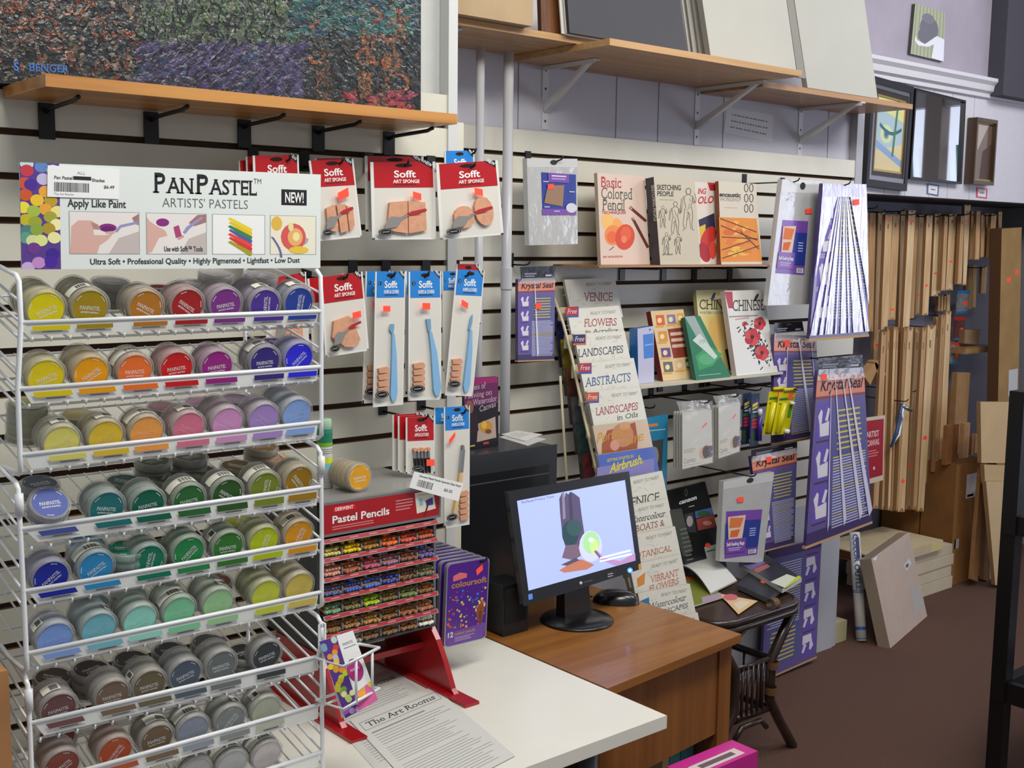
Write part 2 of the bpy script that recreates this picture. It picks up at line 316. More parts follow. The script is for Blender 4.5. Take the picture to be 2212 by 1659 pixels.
# ------------------------------------------------------------------ wire rack of pastel jars
YF=1.62
ROWS=[((57,697),(686,672),(60,725),(683,698)),((50,840),(686,792),(68,872),(684,823)),((55,982),(686,912),(68,1013),(682,948)),((55,1142),(686,1052),(82,1171),(684,1092)),
 ((62,1276),(687,1167),(82,1305),(684,1198)),((68,1410),(687,1280),(88,1438),(682,1315)),((75,1560),(687,1418),(95,1589),(687,1448)),((80,1692),(687,1522),(98,1722),(687,1552)),((86,1820),(689,1626),(100,1850),(688,1656))]
rack=thing('wire_rack',V((.7,YF+.1,ZT)),'tall white wire display rack holding tilted rows of round pastel jars','display rack')
tilt=math.radians(13); AX=V((0,math.cos(tilt),math.sin(tilt))); UPJ=V((0,-math.sin(tilt),math.cos(tilt)))
fr=[]
for L_,R_,lb,rb in ROWS: fr.append((PY(*L_,YF),PY(*R_,YF),PY(*lb,YF+.002),PY(*rb,YF+.002)))
FG=C('F0F1EE',r=.4,coat=.2)
SHELF_D=.235
ROWC=[]
JR=[ # centre x,y and colour of each front jar (first zoom s=2.989)
 [(100,670,'E4D400',4,'bright yellow',.4),(195,665,'A88C0C',4,'olive gold',-.1),(316,665,'B8761C',2,'amber brown',-.5),(405,661,'A61A1C',2,'deep red',-.6),(488,659,'7E3088',2,'plum purple',.15),(573,660,'4E2E94',4,'deep violet',1.6),(646,655,'24409C',2,'navy blue',1.5)],
 [(100,816,'E6CE10',2,'lemon yellow',.35),(197,808,'F2A400',3,'marigold',.6),(292,803,'F2742A',2,'bright orange',0),(382,796,'CE1418',2,'scarlet',.1),(469,793,'981F82',2,'magenta',.1),(573,783,'36287C',2,'dark indigo',.05),(646,774,'2A28E0',2,'electric blue',.8)],
 [(134,958,'E2DA70',2,'pale yellow',.3),(229,946,'E4C234',2,'soft gold',.6),(317,935,'F2A44E',2,'peach orange',0),(408,926,'DC7690',2,'rose pink',-.5),(492,915,'D494C6',3,'orchid pink',-.5),(571,906,'AA8ACC',2,'lilac',-.6),(642,895,'8AAAE4',4,'sky blue',.2)],
 [(108,1090,'4A5AA2',0,'slate blue',0),(231,1099,'1E7476',2,'dark teal',-.2),(320,1092,'04644E',2,'bottle green',.1),(409,1082,'286A30',2,'forest green',.1),(492,1069,'28581C',2,'moss green',-.6),(573,1054,'7A8A22',2,'olive green',1.5),(646,1040,'A27A14',2,'mustard brown',-.9)],
 [(110,1249,'1A2AA2',2,'royal blue',.7),(208,1228,'2C90CA',2,'cerulean blue',.6),(321,1213,'047A5C',2,'emerald green',1.4),(408,1194,'228A4A',2,'leaf green',.8),(493,1183,'327A2C',2,'grass green',0),(571,1171,'BACA08',2,'lime yellow',1.3),(646,1157,'E29A14',2,'orange ochre',1.2)],
 [(119,1382,'86AAEA',2,'powder blue',.2),(214,1360,'7CC4D2',3,'aqua',.6),(303,1342,'9CE4D2',2,'pale mint',.3),(388,1323,'86D4A4',3,'mint green',0),(472,1305,'A4D49C',3,'pale green',.2),(575,1286,'CED63E',3,'chartreuse',.3),(647,1270,'DCC458',3,'pale ochre',.3)],
 [(127,1534,'7A5252',2,'dusky brown',.1),(243,1505,'826A58',2,'mushroom brown',.05),(323,1482,'74684E',2,'drab olive',.05),(401,1459,'566474',2,'steel blue',.3),(478,1439,'767C7C',2,'mid grey',.1),(577,1417,'3E4446',1,'charcoal grey',.2)],
 [(134,1656,'904A3C',2,'brick brown',.6),(249,1626,'BC542E',2,'rust orange',.9),(339,1599,'7A644A',2,'umber',.1),(418,1579,'949CAC',2,'cool grey',.8),(498,1557,'8E9292',2,'silver grey',.9),(575,1536,'BEC2AC',2,'bone white',.3)],
 [(423,1669,'A8A8A8',1,'ash grey',.3),(502,1653,'B4B4B4',2,'light grey',.4),(577,1633,'CCC4C4',2,'off white',.3)]]
RN=['first','second','third','fourth','fifth','sixth','seventh','eighth','lowest visible']
DROP=[]
for i,(a,b,c,d) in enumerate(fr):
    m=M(); dr=.024
    for q in JR[i]:
        if q[3]: pc=PY(q[0],q[1],YF+.011); ra=a.lerp(b,(pc.x-a.x)/(b.x-a.x)); dr=max(dr,(.0318-(pc-ra).dot(UPJ))/math.cos(tilt))
    DROP.append(dr)
    back=V((0,SHELF_D*math.cos(tilt),SHELF_D*math.sin(tilt))); dn=V((0,.004,-dr-.002))
    n=17
    for k in range(n+1):
        q=a.lerp(b,(k+.3)/(n+.6)); m.tube([q+dn+V((0,-.002,.006)),q+dn,q+dn+back],.0016,WIRE,n=6)
    for t in (.05,.55,1): m.tube([a+dn+back*t-V((0,0,.002)),b+dn+back*t-V((0,0,.002))],.002,WIRE,n=6)
    sh=m.ob('wire_shelf',rack)
    M().tube([a-V((.009,0,0)),b+V((.009,0,0))],.0033,WIRE,n=10).ob('front_rail',sh)
    cc=Card([a+V((0,-.001,-.003)),b+V((0,-.001,-.003)),d,c],.0012,FG)
    for (x,y,h,nn,nm,ro) in JR[i]:
        u=(PY(x,y,YF).x-a.x)/(b.x-a.x)+.012
        hh=h
        cc.rc(u-.058,.12,u+.055,.52,C(hh,r=.5),.0027); cc.rc(u-.03,.6,u+.03,.68,GREYT,.0027); cc.rc(u-.05,.74,u+.05,.79,C('A8A8A4'),.0027)
    cc.ob('price_strip',sh)
# side frames: three stacked modules
for side in (0,1):
    for a0,a1 in ((0,2),(3,5),(6,8)):
        m=M(); pts=[]; sx=V((.007*(2*side-1),0,0))
        p0=sx+fr[a0][side]+V((0,0,.062)); p1=sx+fr[a1][side]+V((0,0,-.028))
        if a0==6: p1=V((p1.x,p1.y,ZT+.004))
        p1=V((p1.x,p1.y,max(p1.z,ZT+.004)))
        ms=[sx+fr[j][side] for j in range(a0,a1+1) if fr[j][side].z>p1.z+.01]
        pb0=p0+V((0,.26,.035)); pb1=p1+V((0,.26,.0))
        m.tube([pb0,p0+V((0,.012,.002)),p0+V((0,.002,-.006))]+ms+[p1+V((0,0,.006)),p1+V((0,.01,0)),pb1,pb1+V((0,.006,.006)),pb0-V((0,0,.01)),pb0],.0036,WIRE,n=8)
        for j in range(a0,a1+1):
            f=sx+fr[j][side]
            if f.z<p1.z+.03: continue
            for dz in (-.024,.0,.028): m.tube([f+V((0,0,dz)),f+V((0,.255,dz+.255*math.tan(tilt)))],.002,WIRE,n=6)
        f=fr[a0][side]
        m.ob('side_frame',rack)
        if a0: m2=M(); q=p0+V((0,-.001,-.012)); m2.tube([q,q-V((0,0,.03))],.006,C('E4E6E8',r=.35),n=8); m2.ob('joint_sleeve',rack)
# header sign
sg=cpx([(42,350),(693,377),(692,579),(47,582)],SY(YF+.012),.003,C('E4EAE6',r=.45),C('D8DAD4'))
sg.rc(0,0,.113,1,C('5A3A90',r=.5),.0003)
DOTS=[(165,1055,'C8E0E0'),(245,1075,'6088C8'),(310,1100,'C8DCE0'),(165,1100,'C83848'),(150,1180,'D85028'),(185,1190,'4C2898'),(255,1155,'C8C0E0'),(155,1255,'D05828'),(265,1235,'F0A840'),(295,1295,'C0A028'),(218,1290,'F0C830'),(140,1335,'F0E040'),(265,1350,'F0A838'),(197,1360,'A8C048'),(330,1365,'F0E890'),(155,1415,'C8B820'),(290,1400,'A8A838'),(205,1430,'A0A838'),(325,1450,'F8F0B0'),(160,1485,'4C8088'),(280,1475,'B09828'),(213,1480,'90A840'),(150,1530,'60A088'),(310,1535,'F0ECA8'),(190,1550,'D8E0A0'),(235,1550,'E0E890'),(195,1600,'703890'),(300,1640,'3C2090'),(160,1724,'D0B0E0'),(220,1694,'C890D0'),(290,1690,'4820A0')]
for x,y,h in DOTS:
    X=x/2.989; Y=y/2.989; u=(X-42)/651; v=(Y-350-.041*(X-42))/230; w_=.0195
    pts=[]
    for k in range(18): pts.append((min(.113,max(0,u+w_*math.cos(k*.349))),min(1,max(0,v+.055*math.sin(k*.349)))))
    sg.pg(pts,C(h,r=.5),.0005+.00002*DOTS.index((x,y,h)))
D1=C('1B1A22',r=.5); D2=C('5E6064',r=.5); D3=C('34363A',r=.5)
for t,a,b,h in (('P',.400,.440,.195),('AN',.442,.536,.150),('P',.540,.584,.195),('ASTEL',.586,.757,.150)): sg.tx(t,a,.243,b,h,D1,'S')
sg.tx('TM',.745,.125,.773,.055,D1,'l'); sg.tx("ARTISTS' PASTELS",.430,.385,.724,.092,D2,'l')
sg.rc(.848,.17,.945,.335,D1); sg.tx('NEW!',.862,.305,.933,.105,FG,'b',d=.0012)
sg.tx('Apply Like Paint',.135,.402,.313,.072,D3,'b')
sg.tx('Ultra Soft \u2022 Professional Quality \u2022 Highly Pigmented \u2022 Lightfast \u2022 Low Dust',.200,.955,.919,.055,D3,'b',v1=.94)
PIC=C('EDE6E2',r=.5); SK=C('DDB0A4',r=.5); SK2=C('B88A80',r=.5); SHD=C('C8BCB8',r=.5); LILA=C('9C98C8',r=.5); PUR=C('8A2A84',r=.5)
for k,(a,b) in enumerate([(.141,.353),(.379,.576),(.600,.785),(.808,.980)]):
    sg.rc(a-.003,.443,b+.003,.857,C('A9ACAC')); sg.rc(a,.45,b,.85,[PIC,PIC,C('F4F4F2'),C('EFEAD4')][k],.0006)
    q=lambda u,v:(a+(b-a)*u,.45+.40*v)
    def pp(pts,mt,d=.0009): sg.pg([q(*p_) for p_ in pts],mt,d)
    def el(u,v,ru,rv,mt,d=.001): sg.pg([q(u+ru*math.cos(t*.4),v+rv*math.sin(t*.4)) for t in range(16)],mt,d)
    if k<2:
        pp([(.55,1),(.7,.62),(1,.45),(1,1)],SHD)
    if k==0:
        pp([(0,1),(.02,.35),(.12,.2),(.3,.2),(.4,.3),(.45,.42),(.33,.42),(.34,.55),(.5,.55),(.62,.5),(.55,.65),(.42,.8),(.38,1)],SK); pp([(.3,.24),(.4,.3),(.44,.42),(.33,.4)],SK2,.0011); el(.54,.37,.13,.1,PUR); el(.54,.4,.1,.07,C('6A1E68'),.0012)
        pp([(.64,.45),(.72,.3),(.98,.2),(.98,.26),(.74,.36),(.68,.48)],LILA,.0012); pp([(.9,.12),(1,.02),(1,.3),(.94,.26)],C('A87C74'),.0011); pp([(.5,.47),(.66,.44),(.64,.5),(.52,.51)],SK,.0014)
    if k==1:
        pp([(0,.1),(.05,.2),(.15,.3),(.3,.42),(.34,.55),(.2,.6),(.08,.95),(0,1)],SK); el(.26,.22,.11,.1,PUR); pp([(.44,.33),(.53,.28),(.58,.55),(.48,.6)],C('B0447C'),.0012); pp([(.5,.6),(.6,.52),(.62,.58),(.53,.65)],C('D8A0A0'),.0012)
        pp([(.6,.46),(.66,.32),(.92,.05),(.95,.1),(.72,.36),(.64,.5)],LILA,.0012); pp([(.7,.22),(.85,.02),(1,0),(1,.2),(.8,.3)],C('A87870'),.0011)
        sg.tx('Use with Sofft\u2122 Tools',a+.055,.825,b-.012,.05,D3,'b',d=.0015)
    if k==2:
        for j,h in enumerate(['E8D830','F0C020','2E8A4A','5A5AA0','E84840','D8342C','A8A020']):
            y=.08+j*.1; pp([(.28+.02*(j%2),y+.02),(.33,y-.02),(.76,y+.27),(.74,y+.36),(.7,y+.37)],C(h,r=.6),.0009+.00003*j)
        pp([(.45,.75),(.5,.73),(.57,.9),(.52,.86)],C('D070A8'))
    if k==3:
        el(.13,.2,.12,.19,C('E4B84A'),.0009); el(.5,.55,.28,.36,C('DC5A56')); el(.54,.55,.17,.24,C('F0B070'),.0013); el(.56,.54,.08,.12,C('F6E8A0'),.0016); el(.44,.28,.06,.12,C('EEDFA0'),.0018); pp([(.6,.85),(.75,.55),(.85,.6),(.8,.72)],C('B0A8B8'),.0008); el(.62,.89,.22,.1,C('E8C840'),.0017)
        for j in range(9):
            t=j*.18; sg.st(*q(.02+.22*math.sin(t)*.9,.55+.06*j),*q(.04+.22*math.sin(t+.18)*.9,.61+.06*j),.008,C('6A64A0'),.0012)
sgo=sg.ob('header_sign',rack)
tg=cpx([(103,357),(258,366),(257,430),(102,425)],SY(YF+.0105),.0003,C('F4F6F4',r=.5))
tg.tx('Pan Pastel',.09,.42,.34,.1,GREYT,'b'); tg.rc(.35,.3,.6,.42,C('26262A')); tg.tx('Shades',.61,.45,.79,.1,GREYT,'b'); tg.tx('$6.49',.78,.66,.93,.1,GREYT,'b'); tg.tx('ALL',.4,.24,.52,.1,C('8A8C92'),'l')
random.seed(3)
u=.09
while u<.57: w_=random.choice((.006,.009,.014)); tg.rc(u,.52,u+w_,.82,C('3A3A3E')); u+=w_+random.choice((.006,.009))
tg.tx('The Art Rooms',.09,.93,.36,.07,C('9A9A9E'),'n'); tg.ob('price_label',sgo)
# jars
WT=C('F2F2F0',r=.5); JF=film('C9C8C4',.16,.1,.0); STK=C('E6E4D6',r=.6); JIN={}
def mixh(h,g,t): return ''.join('%02X'%int(int(h[i:i+2],16)*(1-t)+int(g[i:i+2],16)*t) for i in (0,2,4))
JAR=[]
def jar(ctr,ax,h,n,rot,label,stick=None,r=.0298,sa=0.,top=None):
    # ctr: centre of the label face, ax: direction from the face into the stack
    L=.010+.0165*n; e=thing('pastel_jar',ctr,label,'pastel jar','round pastel jars on the wire rack')
    ax=V(ax).normalized(); xx=V((1,0,0)); uu=(xx*math.cos(rot)+(-ax.cross(xx))*math.sin(rot)); vv=(-ax).cross(uu)
    m=M(); pr=[(r*.80,.0012),(r*.84,0),(r*.95,0),(r,.002),(r,.0075)]; z=.0075
    while z<L-.012: pr+=[(r*.955,z+.0008),(r*.955,z+.0085),(r*.985,z+.0092),(r*.985,z+.0158)]; z+=.0165
    pr+=[(r*.955,z+.001),(r*.955,L-.001),(r*.9,L),(.001,L)]
    m.lathe(pr,ctr,ax,JF,28); m.ob('clear_case',e,o=V(ctr))
    m=M(); g=mixh(h,'A6A39C',.74); m.lathe([(r*.82,.0018),(r*.90,.003),(r*.90,L-.004),(.001,L-.004)],ctr,ax,C(g,r=.45,n=.12,ns=90),24)
    for k in range(n): m.lathe([(r*.915,.011+.0165*k),(r*.915,.0155+.0165*k)],ctr,ax,C(mixh(h,'8A8680',.35),r=.5),24)
    m.ob('inner_pans',e,o=V(ctr))
    m=M(); q=V(ctr)+ax*.0010; rr=r*.82; m.disc(q,uu*rr,vv*rr,C(h,r=.55,n=.05,ns=60),32)
    q2=q-ax*.0004; tcol=WT if sum(int(h[i:i+2],16) for i in (0,2,4))<470 else C(mixh(h,'FFFFFF',.38),r=.5)
    m.text('PANPASTEL',q2-uu*rr*.6-vv*rr*.14,q2+uu*rr*.6-vv*rr*.14,vv*rr*.23,tcol,'s'); m.text("ARTISTS' PASTELS",q2-uu*rr*.52-vv*rr*.34,q2+uu*rr*.52-vv*rr*.34,vv*rr*.1,tcol,'b')
    for a0 in (.5,2.3,4.3):
        for k in range(5):
            t=a0+k*.09; p0=q2+uu*rr*.86*math.cos(t)+vv*rr*.86*math.sin(t); p1=q2+uu*rr*.86*math.cos(t+.06)+vv*rr*.86*math.sin(t+.06); o_=(p0-q2)*.06; m.poly([p0,p1,p1+o_,p0+o_],tcol)
    m.ob('colour_disc',e,o=V(ctr))
    if stick:
        m=M(); vs=[]; u0=xx; w0=UPJ if abs(ax.z)<.7 else V((0,-1,0)); a0,a1,h0,h1=stick; K=8; rs=r*1.006
        for j in (h0,h1):
            for k in range(K+1): t=a0+(a1-a0)*k/K; vs.append(V(ctr)+ax*j+u0*rs*math.cos(t)+w0*rs*math.sin(t))
        m.add(vs,[(k,k+1,K+2+k,K+1+k) for k in range(K)],STK,True)
        for b in range(9):
            t=a0+(a1-a0)*(.1+.05*b); t2=t+.03*(1+b%2); f=lambda t,j:V(ctr)+ax*j+u0*rs*1.003*math.cos(t)+w0*rs*1.003*math.sin(t)
            m.poly([f(t,h0+.002),f(t2,h0+.002),f(t2,h1-.004),f(t,h1-.004)],C('55534E'))
        m.ob('price_sticker',e,o=V(ctr))
    JAR.append(e); return e
STI={(0,1):(1.5,2.7),(0,5):(1.3,2.1),(0,6):(1.2,2.1),(1,2):(1.0,2.9),(1,5):(1.5,2.6),(2,0):(1.2,2.0),(2,1):(1.1,2.0),(2,2):(.9,2.7),(2,3):(1.2,2.1),(3,3):(1.1,2.8),(3,4):(1.1,2.7),(3,5):(1.2,2.8),(4,1):(1.2,2.8),(4,4):(2.2,2.8),(4,6):(1.6,2.6),(5,0):(2.1,2.7),(5,1):(.9,1.2),(5,3):(1.3,2.8),(5,4):(.9,1.5),(6,0):(1.4,2.3),(6,2):(2.4,2.9),(7,2):(.8,2.1),(7,3):(1.2,2.7),(7,4):(.8,1.4),(7,5):(1.9,2.4),(8,1):(1.0,2.8),(8,2):(1.1,2.8),(8,0):(1.1,2.8)}
for i,row in enumerate(JR):
    for j,(x,y,h,n,nm,ro) in enumerate(row):
        lb='%s pastel jar facing out on the %s shelf of the wire rack'%(nm,RN[i])
        if n==0:
            c=PY(x,y-5,YF+.010); ax=V((0,math.sin(.75),-math.cos(.75))); jar(c,ax,h,1,ro,'slate blue pastel jar lying tipped back at the near end of the fourth shelf'); continue
        st=STI.get((i,j)); jar(PY(x,y,YF+.011),AX,h,n,ro,lb,(st[0],st[1],.009,.026) if st else None)
# jars lying flat or standing behind the front ones: lid centre x,y, radius scale, colour, depth
BK=[(0,239,605,'A09C96',2,.13,'grey topped'),(0,351,622,'6E2020',1,.10,'dark red'),(0,418,610,'8E8A8C',1,.13,'smoky grey'),(0,466,588,'A4A0A0',2,.17,'clear lidded'),(0,563,593,'96949A',2,.15,'pale grey'),
 (1,600,738,'46367A',1,.10,'dark indigo'),
 (2,60,870,'D8D888',3,.12,'pale lemon'),(2,88,905,'DCE0A0',1,.08,'cream yellow'),(2,172,895,'CFC488',1,.10,'straw'),(2,356,878,'C49AA0',1,.11,'dusty pink'),(2,436,868,'C8A0B8',1,.11,'pale rose'),(2,513,860,'A890A8',1,.10,'greyed lilac'),
 (3,86,1042,'48586E',1,.10,'slate'),(3,268,1037,'2E5E5A',1,.10,'deep teal'),(3,331,993,'4A5A48',2,.14,'dark green'),(3,411,984,'666A5C',2,.15,'grey green'),(3,355,1027,'4E5E4A',1,.09,'fir green'),(3,432,1014,'5A6448',1,.09,'grey moss'),(3,512,1004,'5C4C1E',1,.10,'bronze'),(3,565,962,'8A6A34',2,.15,'tan brown'),(3,590,986,'C8924E',1,.10,'copper'),
 (4,187,1171,'4E9CC4',2,.09,'bright blue'),(4,271,1182,'04745C',2,.07,'sea green'),(4,361,1180,'2C7A46',1,.09,'mid green'),(4,515,1124,'A8AC18',1,.11,'yellow green'),
 (5,197,1298,'84B4C4',2,.09,'pale aqua'),(5,278,1278,'A8B8B4',1,.11,'frosted mint'),(5,465,1252,'7A4A3C',1,.11,'brown lidded'),
 (6,115,1460,'44281F',1,.09,'dark brown'),(6,197,1443,'3A2824',2,.09,'black brown'),(6,284,1422,'34302C',1,.10,'black olive'),(6,368,1403,'2E323E',1,.10,'blue black'),(6,450,1385,'4A4A4A',1,.12,'iron grey'),(6,527,1407,'2A2C2C',1,.05,'black'),
 (7,124,1589,'6E2A28',1,.09,'oxblood')]
for i,x,y,h,n,dy,nm in BK:
    a,b=fr[i][:2]; L=.010+.0165*n; best=9
    for k in range(10,105):
        pc=PY(x,y,YF+k*.002); ra=a.lerp(b,(pc.x-a.x)/(b.x-a.x)); e_=abs((pc-ra).dot(UPJ)+DROP[i]*math.cos(tilt)-L-.004)
        if e_<best: best=e_; dy=k*.002-.012
    jar(PY(x,y,YF+dy+.012),-UPJ,h,n,random.uniform(-1,1),'%s pastel jar lying face up behind the front row of the %s shelf'%(nm,RN[i]))
# ------------------------------------------------------------------ white table
TX=PZ(1441,1545,ZT).x; TY=PZ(1441,1545,ZT).y
tb=thing('white_table',V((1,1.8,0)),'white laminate table holding the wire rack and the red pencil stand','table')
m=M(); m.box((.12,TY,ZT-.027),(TX,2.098,ZT),C('E9E6DA',r=.35,n=.02,ns=5)); m.ob('table_top',tb,bevel=.0015)
for x,y in ((.2,TY+.1),(.2,2.03),(TX-.1,TY+.12),(TX-.1,2.03)): m=M(); m.tube([(x,y,0.001),(x,y,ZT-.0275)],.02,C('55585C',r=.35,m=.6),n=12); m.ob('leg',tb)
# ------------------------------------------------------------------ pencil display
DY=1.887; DX1=1.384; DX0=PY(699,1175,DY).x; GM=C('8C8E90',r=.35,m=.5); DKG=C('3A3C3E',r=.5); GTOP=C('A9A8A4',r=.3,m=.3,n=.05,ns=9)
dsp=thing('pencil_display',V(((DX0+DX1)/2,2.0,ZT)),'grey metal pencil display with red trays standing on a red plastic stand','display stand')
zst=[PY(937,y,DY).z for y in (1127,1165,1205,1244,1281,1319)]+[.824]
ztop=PY(940,1045,DY).z; zsb=PY(945,1117,DY).z
m=M(); m.box((DX0-.008,DY+.012,.822),(DX0-.002,2.1,ztop-.004),DKG); m.box((DX1+.002,DY+.012,.822),(DX1+.008,2.1,ztop-.004),GM); m.box((DX0-.002,2.07,.822),(DX1+.002,2.1,ztop-.004),C('1C1C1E',r=.7))
m.box((DX0-.002,DY+.004,.82),(DX1+.002,2.1,.825),DKG); m.ob('cabinet',dsp)
m=M(); m.box((DX0-.008,DY-.004,ztop-.004),(DX1+.008,2.1,ztop),GTOP); m.ob('top_plate',dsp,bevel=.001)
sg=Card([V((DX0-.004,DY-.004,ztop-.004)),V((DX1+.008,DY-.004,ztop-.004)),V((DX1+.008,DY-.004,zsb)),V((DX0-.004,DY-.004,zsb))],.012,GM)
DR=C('A8141E',r=.35,coat=.3); sg.rc(.012,.07,.986,.92,DR)
sg.rc(.085,.155,.262,.30,C('E01A22',r=.4),.0007); sg.tx('DERWENT',.10,.275,.245,.1,WT,'b',d=.001)
sg.tx('Pastel Pencils',.077,.63,.545,.215,WT,'b',d=.001)
sg.ln(.075,.72,.44,.86,2,C('D88A8A'),.4); sg.ln(.6,.25,.75,.62,4,C('D88A8A'),.4)
CR=C('E8E2CC',r=.6); sg.pg([(.765,.12),(.93,.1),(.955,.7),(.785,.76)],CR,.0008); sg.pg([(.8,.33),(.83,.3),(.84,.52),(.81,.55)],C('8CC0DC'),.0012); sg.pg([(.86,.4),(.925,.33),(.93,.56),(.87,.58)],C('3A4CB0'),.0012); sg.st(.895,.4,.85,.9,.016,C('7A1A1E'),.0015)
for k in range(5): sg.st(.79+.02*k,.22,.82+.02*k,.17+.02*(k%2),.006,C('6AA0C0'),.0012)
sg.ob('header_sign',dsp)
for k,z in enumerate(zst[:6]):
    c=Card([V((DX0-.003,DY-.001,z+.0035)),V((DX1+.003,DY-.001,z+.0035)),V((DX1+.003,DY-.006,z-.0045)),V((DX0-.003,DY-.006,z-.0045))],.003,GM)
    c.rc(.01,.1,.99,.86,DR)
    for j in range(6): c.rc(.06+j*.16,.35,.13+j*.16,.6,C('C87A78'),.0006)
    o=c.ob('tray_strip',dsp)
    zz=zst[k+1]; 
    if k<6: m=M(); m.box((DX0-.002,DY+.006,zz+.0022),(DX1+.002,2.07,zz+.004),C('2A2B2D',r=.6)); 
    for j in range(1,6): x=DX0+(DX1-DX0)*j/6; m.box((x-.0006,DY+.004,zz+.004),(x+.0006,2.05,zz+.018),C('B9BABC',r=.2))
    m.ob('tray',dsp)
RP=C('A4141C',r=.3,coat=.35)
for x in (DX0,DX1):
    m=M(); pr=[(2.07,.6965),(2.07,.818),(1.90,.818),(1.878,.795),(1.855,.76),(1.838,.73),(1.825,.705),(1.815,.6965)]
    m.hexa([V((x-.006,a,b)) for a,b in pr],[V((x+.006,a,b)) for a,b in pr],RP)
    m.box((x-.022,1.757,ZT+.0004),(x+.014,2.09,ZT+.0065),RP); m.ob('red_foot',dsp)
m=M(); m.box((DX0+.006,1.93,.765),(DX1-.006,2.0,.771),RP); m.box((DX0+.006,1.925,.765),(DX1-.006,1.933,.778),RP); m.ob('cross_bar',dsp)
tg=cpx([(895,1018),(1001,1044),(990,1083),(884,1053)],SY(DY-.02),.0004,C('F2F2EF',r=.5))
tg.tx('Derwent Pastel Pencils Assorted Open Stock',.12,.24,.97,.12,GREYT,'b'); random.seed(4); u=.12
while u<.42: w_=random.choice((.006,.01,.016)); tg.rc(u,.4,u+w_,.8,C('3A3A3E')); u+=w_+random.choice((.007,.01))
tg.tx('$3.32',.66,.66,.83,.14,GREYT,'b'); tg.ob('price_tag',dsp)
# pencils
PC=[['D8CE78','F0D21E','B0823A','EE7430','DE5A48','D2603C'],['DC9C8C','B46A52','C45C7E','A67496','8C5C4C','6464AC'],['5C6CA4','4664C4','4C7CD4','3C54B4','6C5444','6C7C5C'],['74AC84','7C7C50','A6D428','80703A','6C9454','8C643C'],['906A3C','AA7C4C','BA8C4C','8C6434','A26444','B27454'],['B48C6C','A4A49C','84644C','8C6848','946C48','ECECE4']]
PN=[['pale yellow','bright yellow','gold brown','orange','coral red','orange red'],['salmon pink','brick brown','magenta pink','mauve','chestnut brown','blue violet'],['grey blue','ultramarine','sky blue','deep blue','dark umber','grey green'],['mint green','olive','lime green','khaki brown','leaf green','raw umber'],['earth brown','caramel','ochre','dark ochre','rust brown','sienna']]
TAN=C('C08A5E',r=.5,n=.08,ns=50)
RW=['top','second','third','fourth','fifth']
def pencil_mesh(h,M_=None,o=V((0,0,0)),ln=.15):
    m=M_ or M(); r=.0041; c=C(h,r=.4); d=V((0,1,0))
    m.lathe([(.0002,0),(.0022,.0008),(.0036,.0028),(r,.005),(r,.0065)],o,d,c,8); m.lathe([(r,.0065),(r,ln),(.0002,ln)],o,d,TAN,8); return m
rest=M(); np=0; rnd=random.Random(5)
for k in range(6):
    for j in range(6):
        x0=DX0+(DX1-DX0)*j/6; wd=(DX1-DX0)/6; proto=None
        for L in range(3):
            for q in range((5,5,4)[L]):
                x=x0+.0062+(wd-.0125)/4.55*(q+(.5 if L%2 else 0)+(.3 if L==2 else 0))+rnd.uniform(-.0006,.0006); z=zst[k+1]+.0083+.0075*L; y=DY-.005+.009*L+rnd.uniform(-.002,.005)
                if L==2 and rnd.random()<.25: continue
                if k>=4 or np>=300: pencil_mesh(PC[k][j],rest,V((x,y,z))); continue
                np+=1
                if proto is None: proto=o=pencil_mesh(PC[k][j]).ob('pastel_pencil',o=V((0,0,0))); o.location=(x,y,z)
                else: o=proto.copy(); COL.objects.link(o); o.location=(x,y,z)
                tag(o,'%s pastel pencil in the %s tray of the red display'%(PN[k][j],RW[k]),'pencil','%s pencils in the %s tray'%(PN[k][j],RW[k]))
rest.ob('pastel_pencils',label='brown and white pastel pencils filling the two lowest trays of the red display',cat='pencils',kind='stuff')
# jar stack and booklet on top of the display
c=PY(778,1014,DY+.02); zj=ztop+.0305
jar(V((c.x,c.y,zj)),V((-.06,1,0)),'E0A018',4,.05,'golden yellow pastel jar stack lying on top of the pencil display',None)
m=M(); b0=PZ(702,1052,ztop+.001); bx=b0.x; by=b0.y; hb=PY(702,905,by).z-ztop
BW=C('E4E6E2',r=.4); m.lathe([(.001,.0),(.0155,.0),(.0155,hb*.83),(.014,hb*.86)],(bx,by,ztop+.0012),(0,0,1),BW,24)
for z0,z1,h in ((.66,.80,'1F7A5A'),(.8,.86,'2E8A6A'),(.60,.66,'7AB030'),(.36,.44,'D2DC28'),(.26,.36,'7AC4CC')): m.lathe([(.0157,hb*z0),(.0157,hb*z1)],(bx,by,ztop+.0012),(0,0,1),C(h,r=.4),24)
for z in (.5,.53,.56,.2,.16,.12,.08): m.lathe([(.0157,hb*z),(.0157,hb*(z+.012))],(bx,by,ztop+.0012),(0,0,1),C('8A8C8C'),24)
e=m.ob('marker_tube',label='white plastic tube with green and yellow bands standing on the pencil display',cat='tube')
m=M(); m.lathe([(.0140,hb*.86),(.0145,hb*.87),(.0145,hb*.985),(.012,hb),(.001,hb)],(bx,by,ztop+.0012),(0,0,1),C('9CC0A0',r=.35),24); m.ob('cap',e)
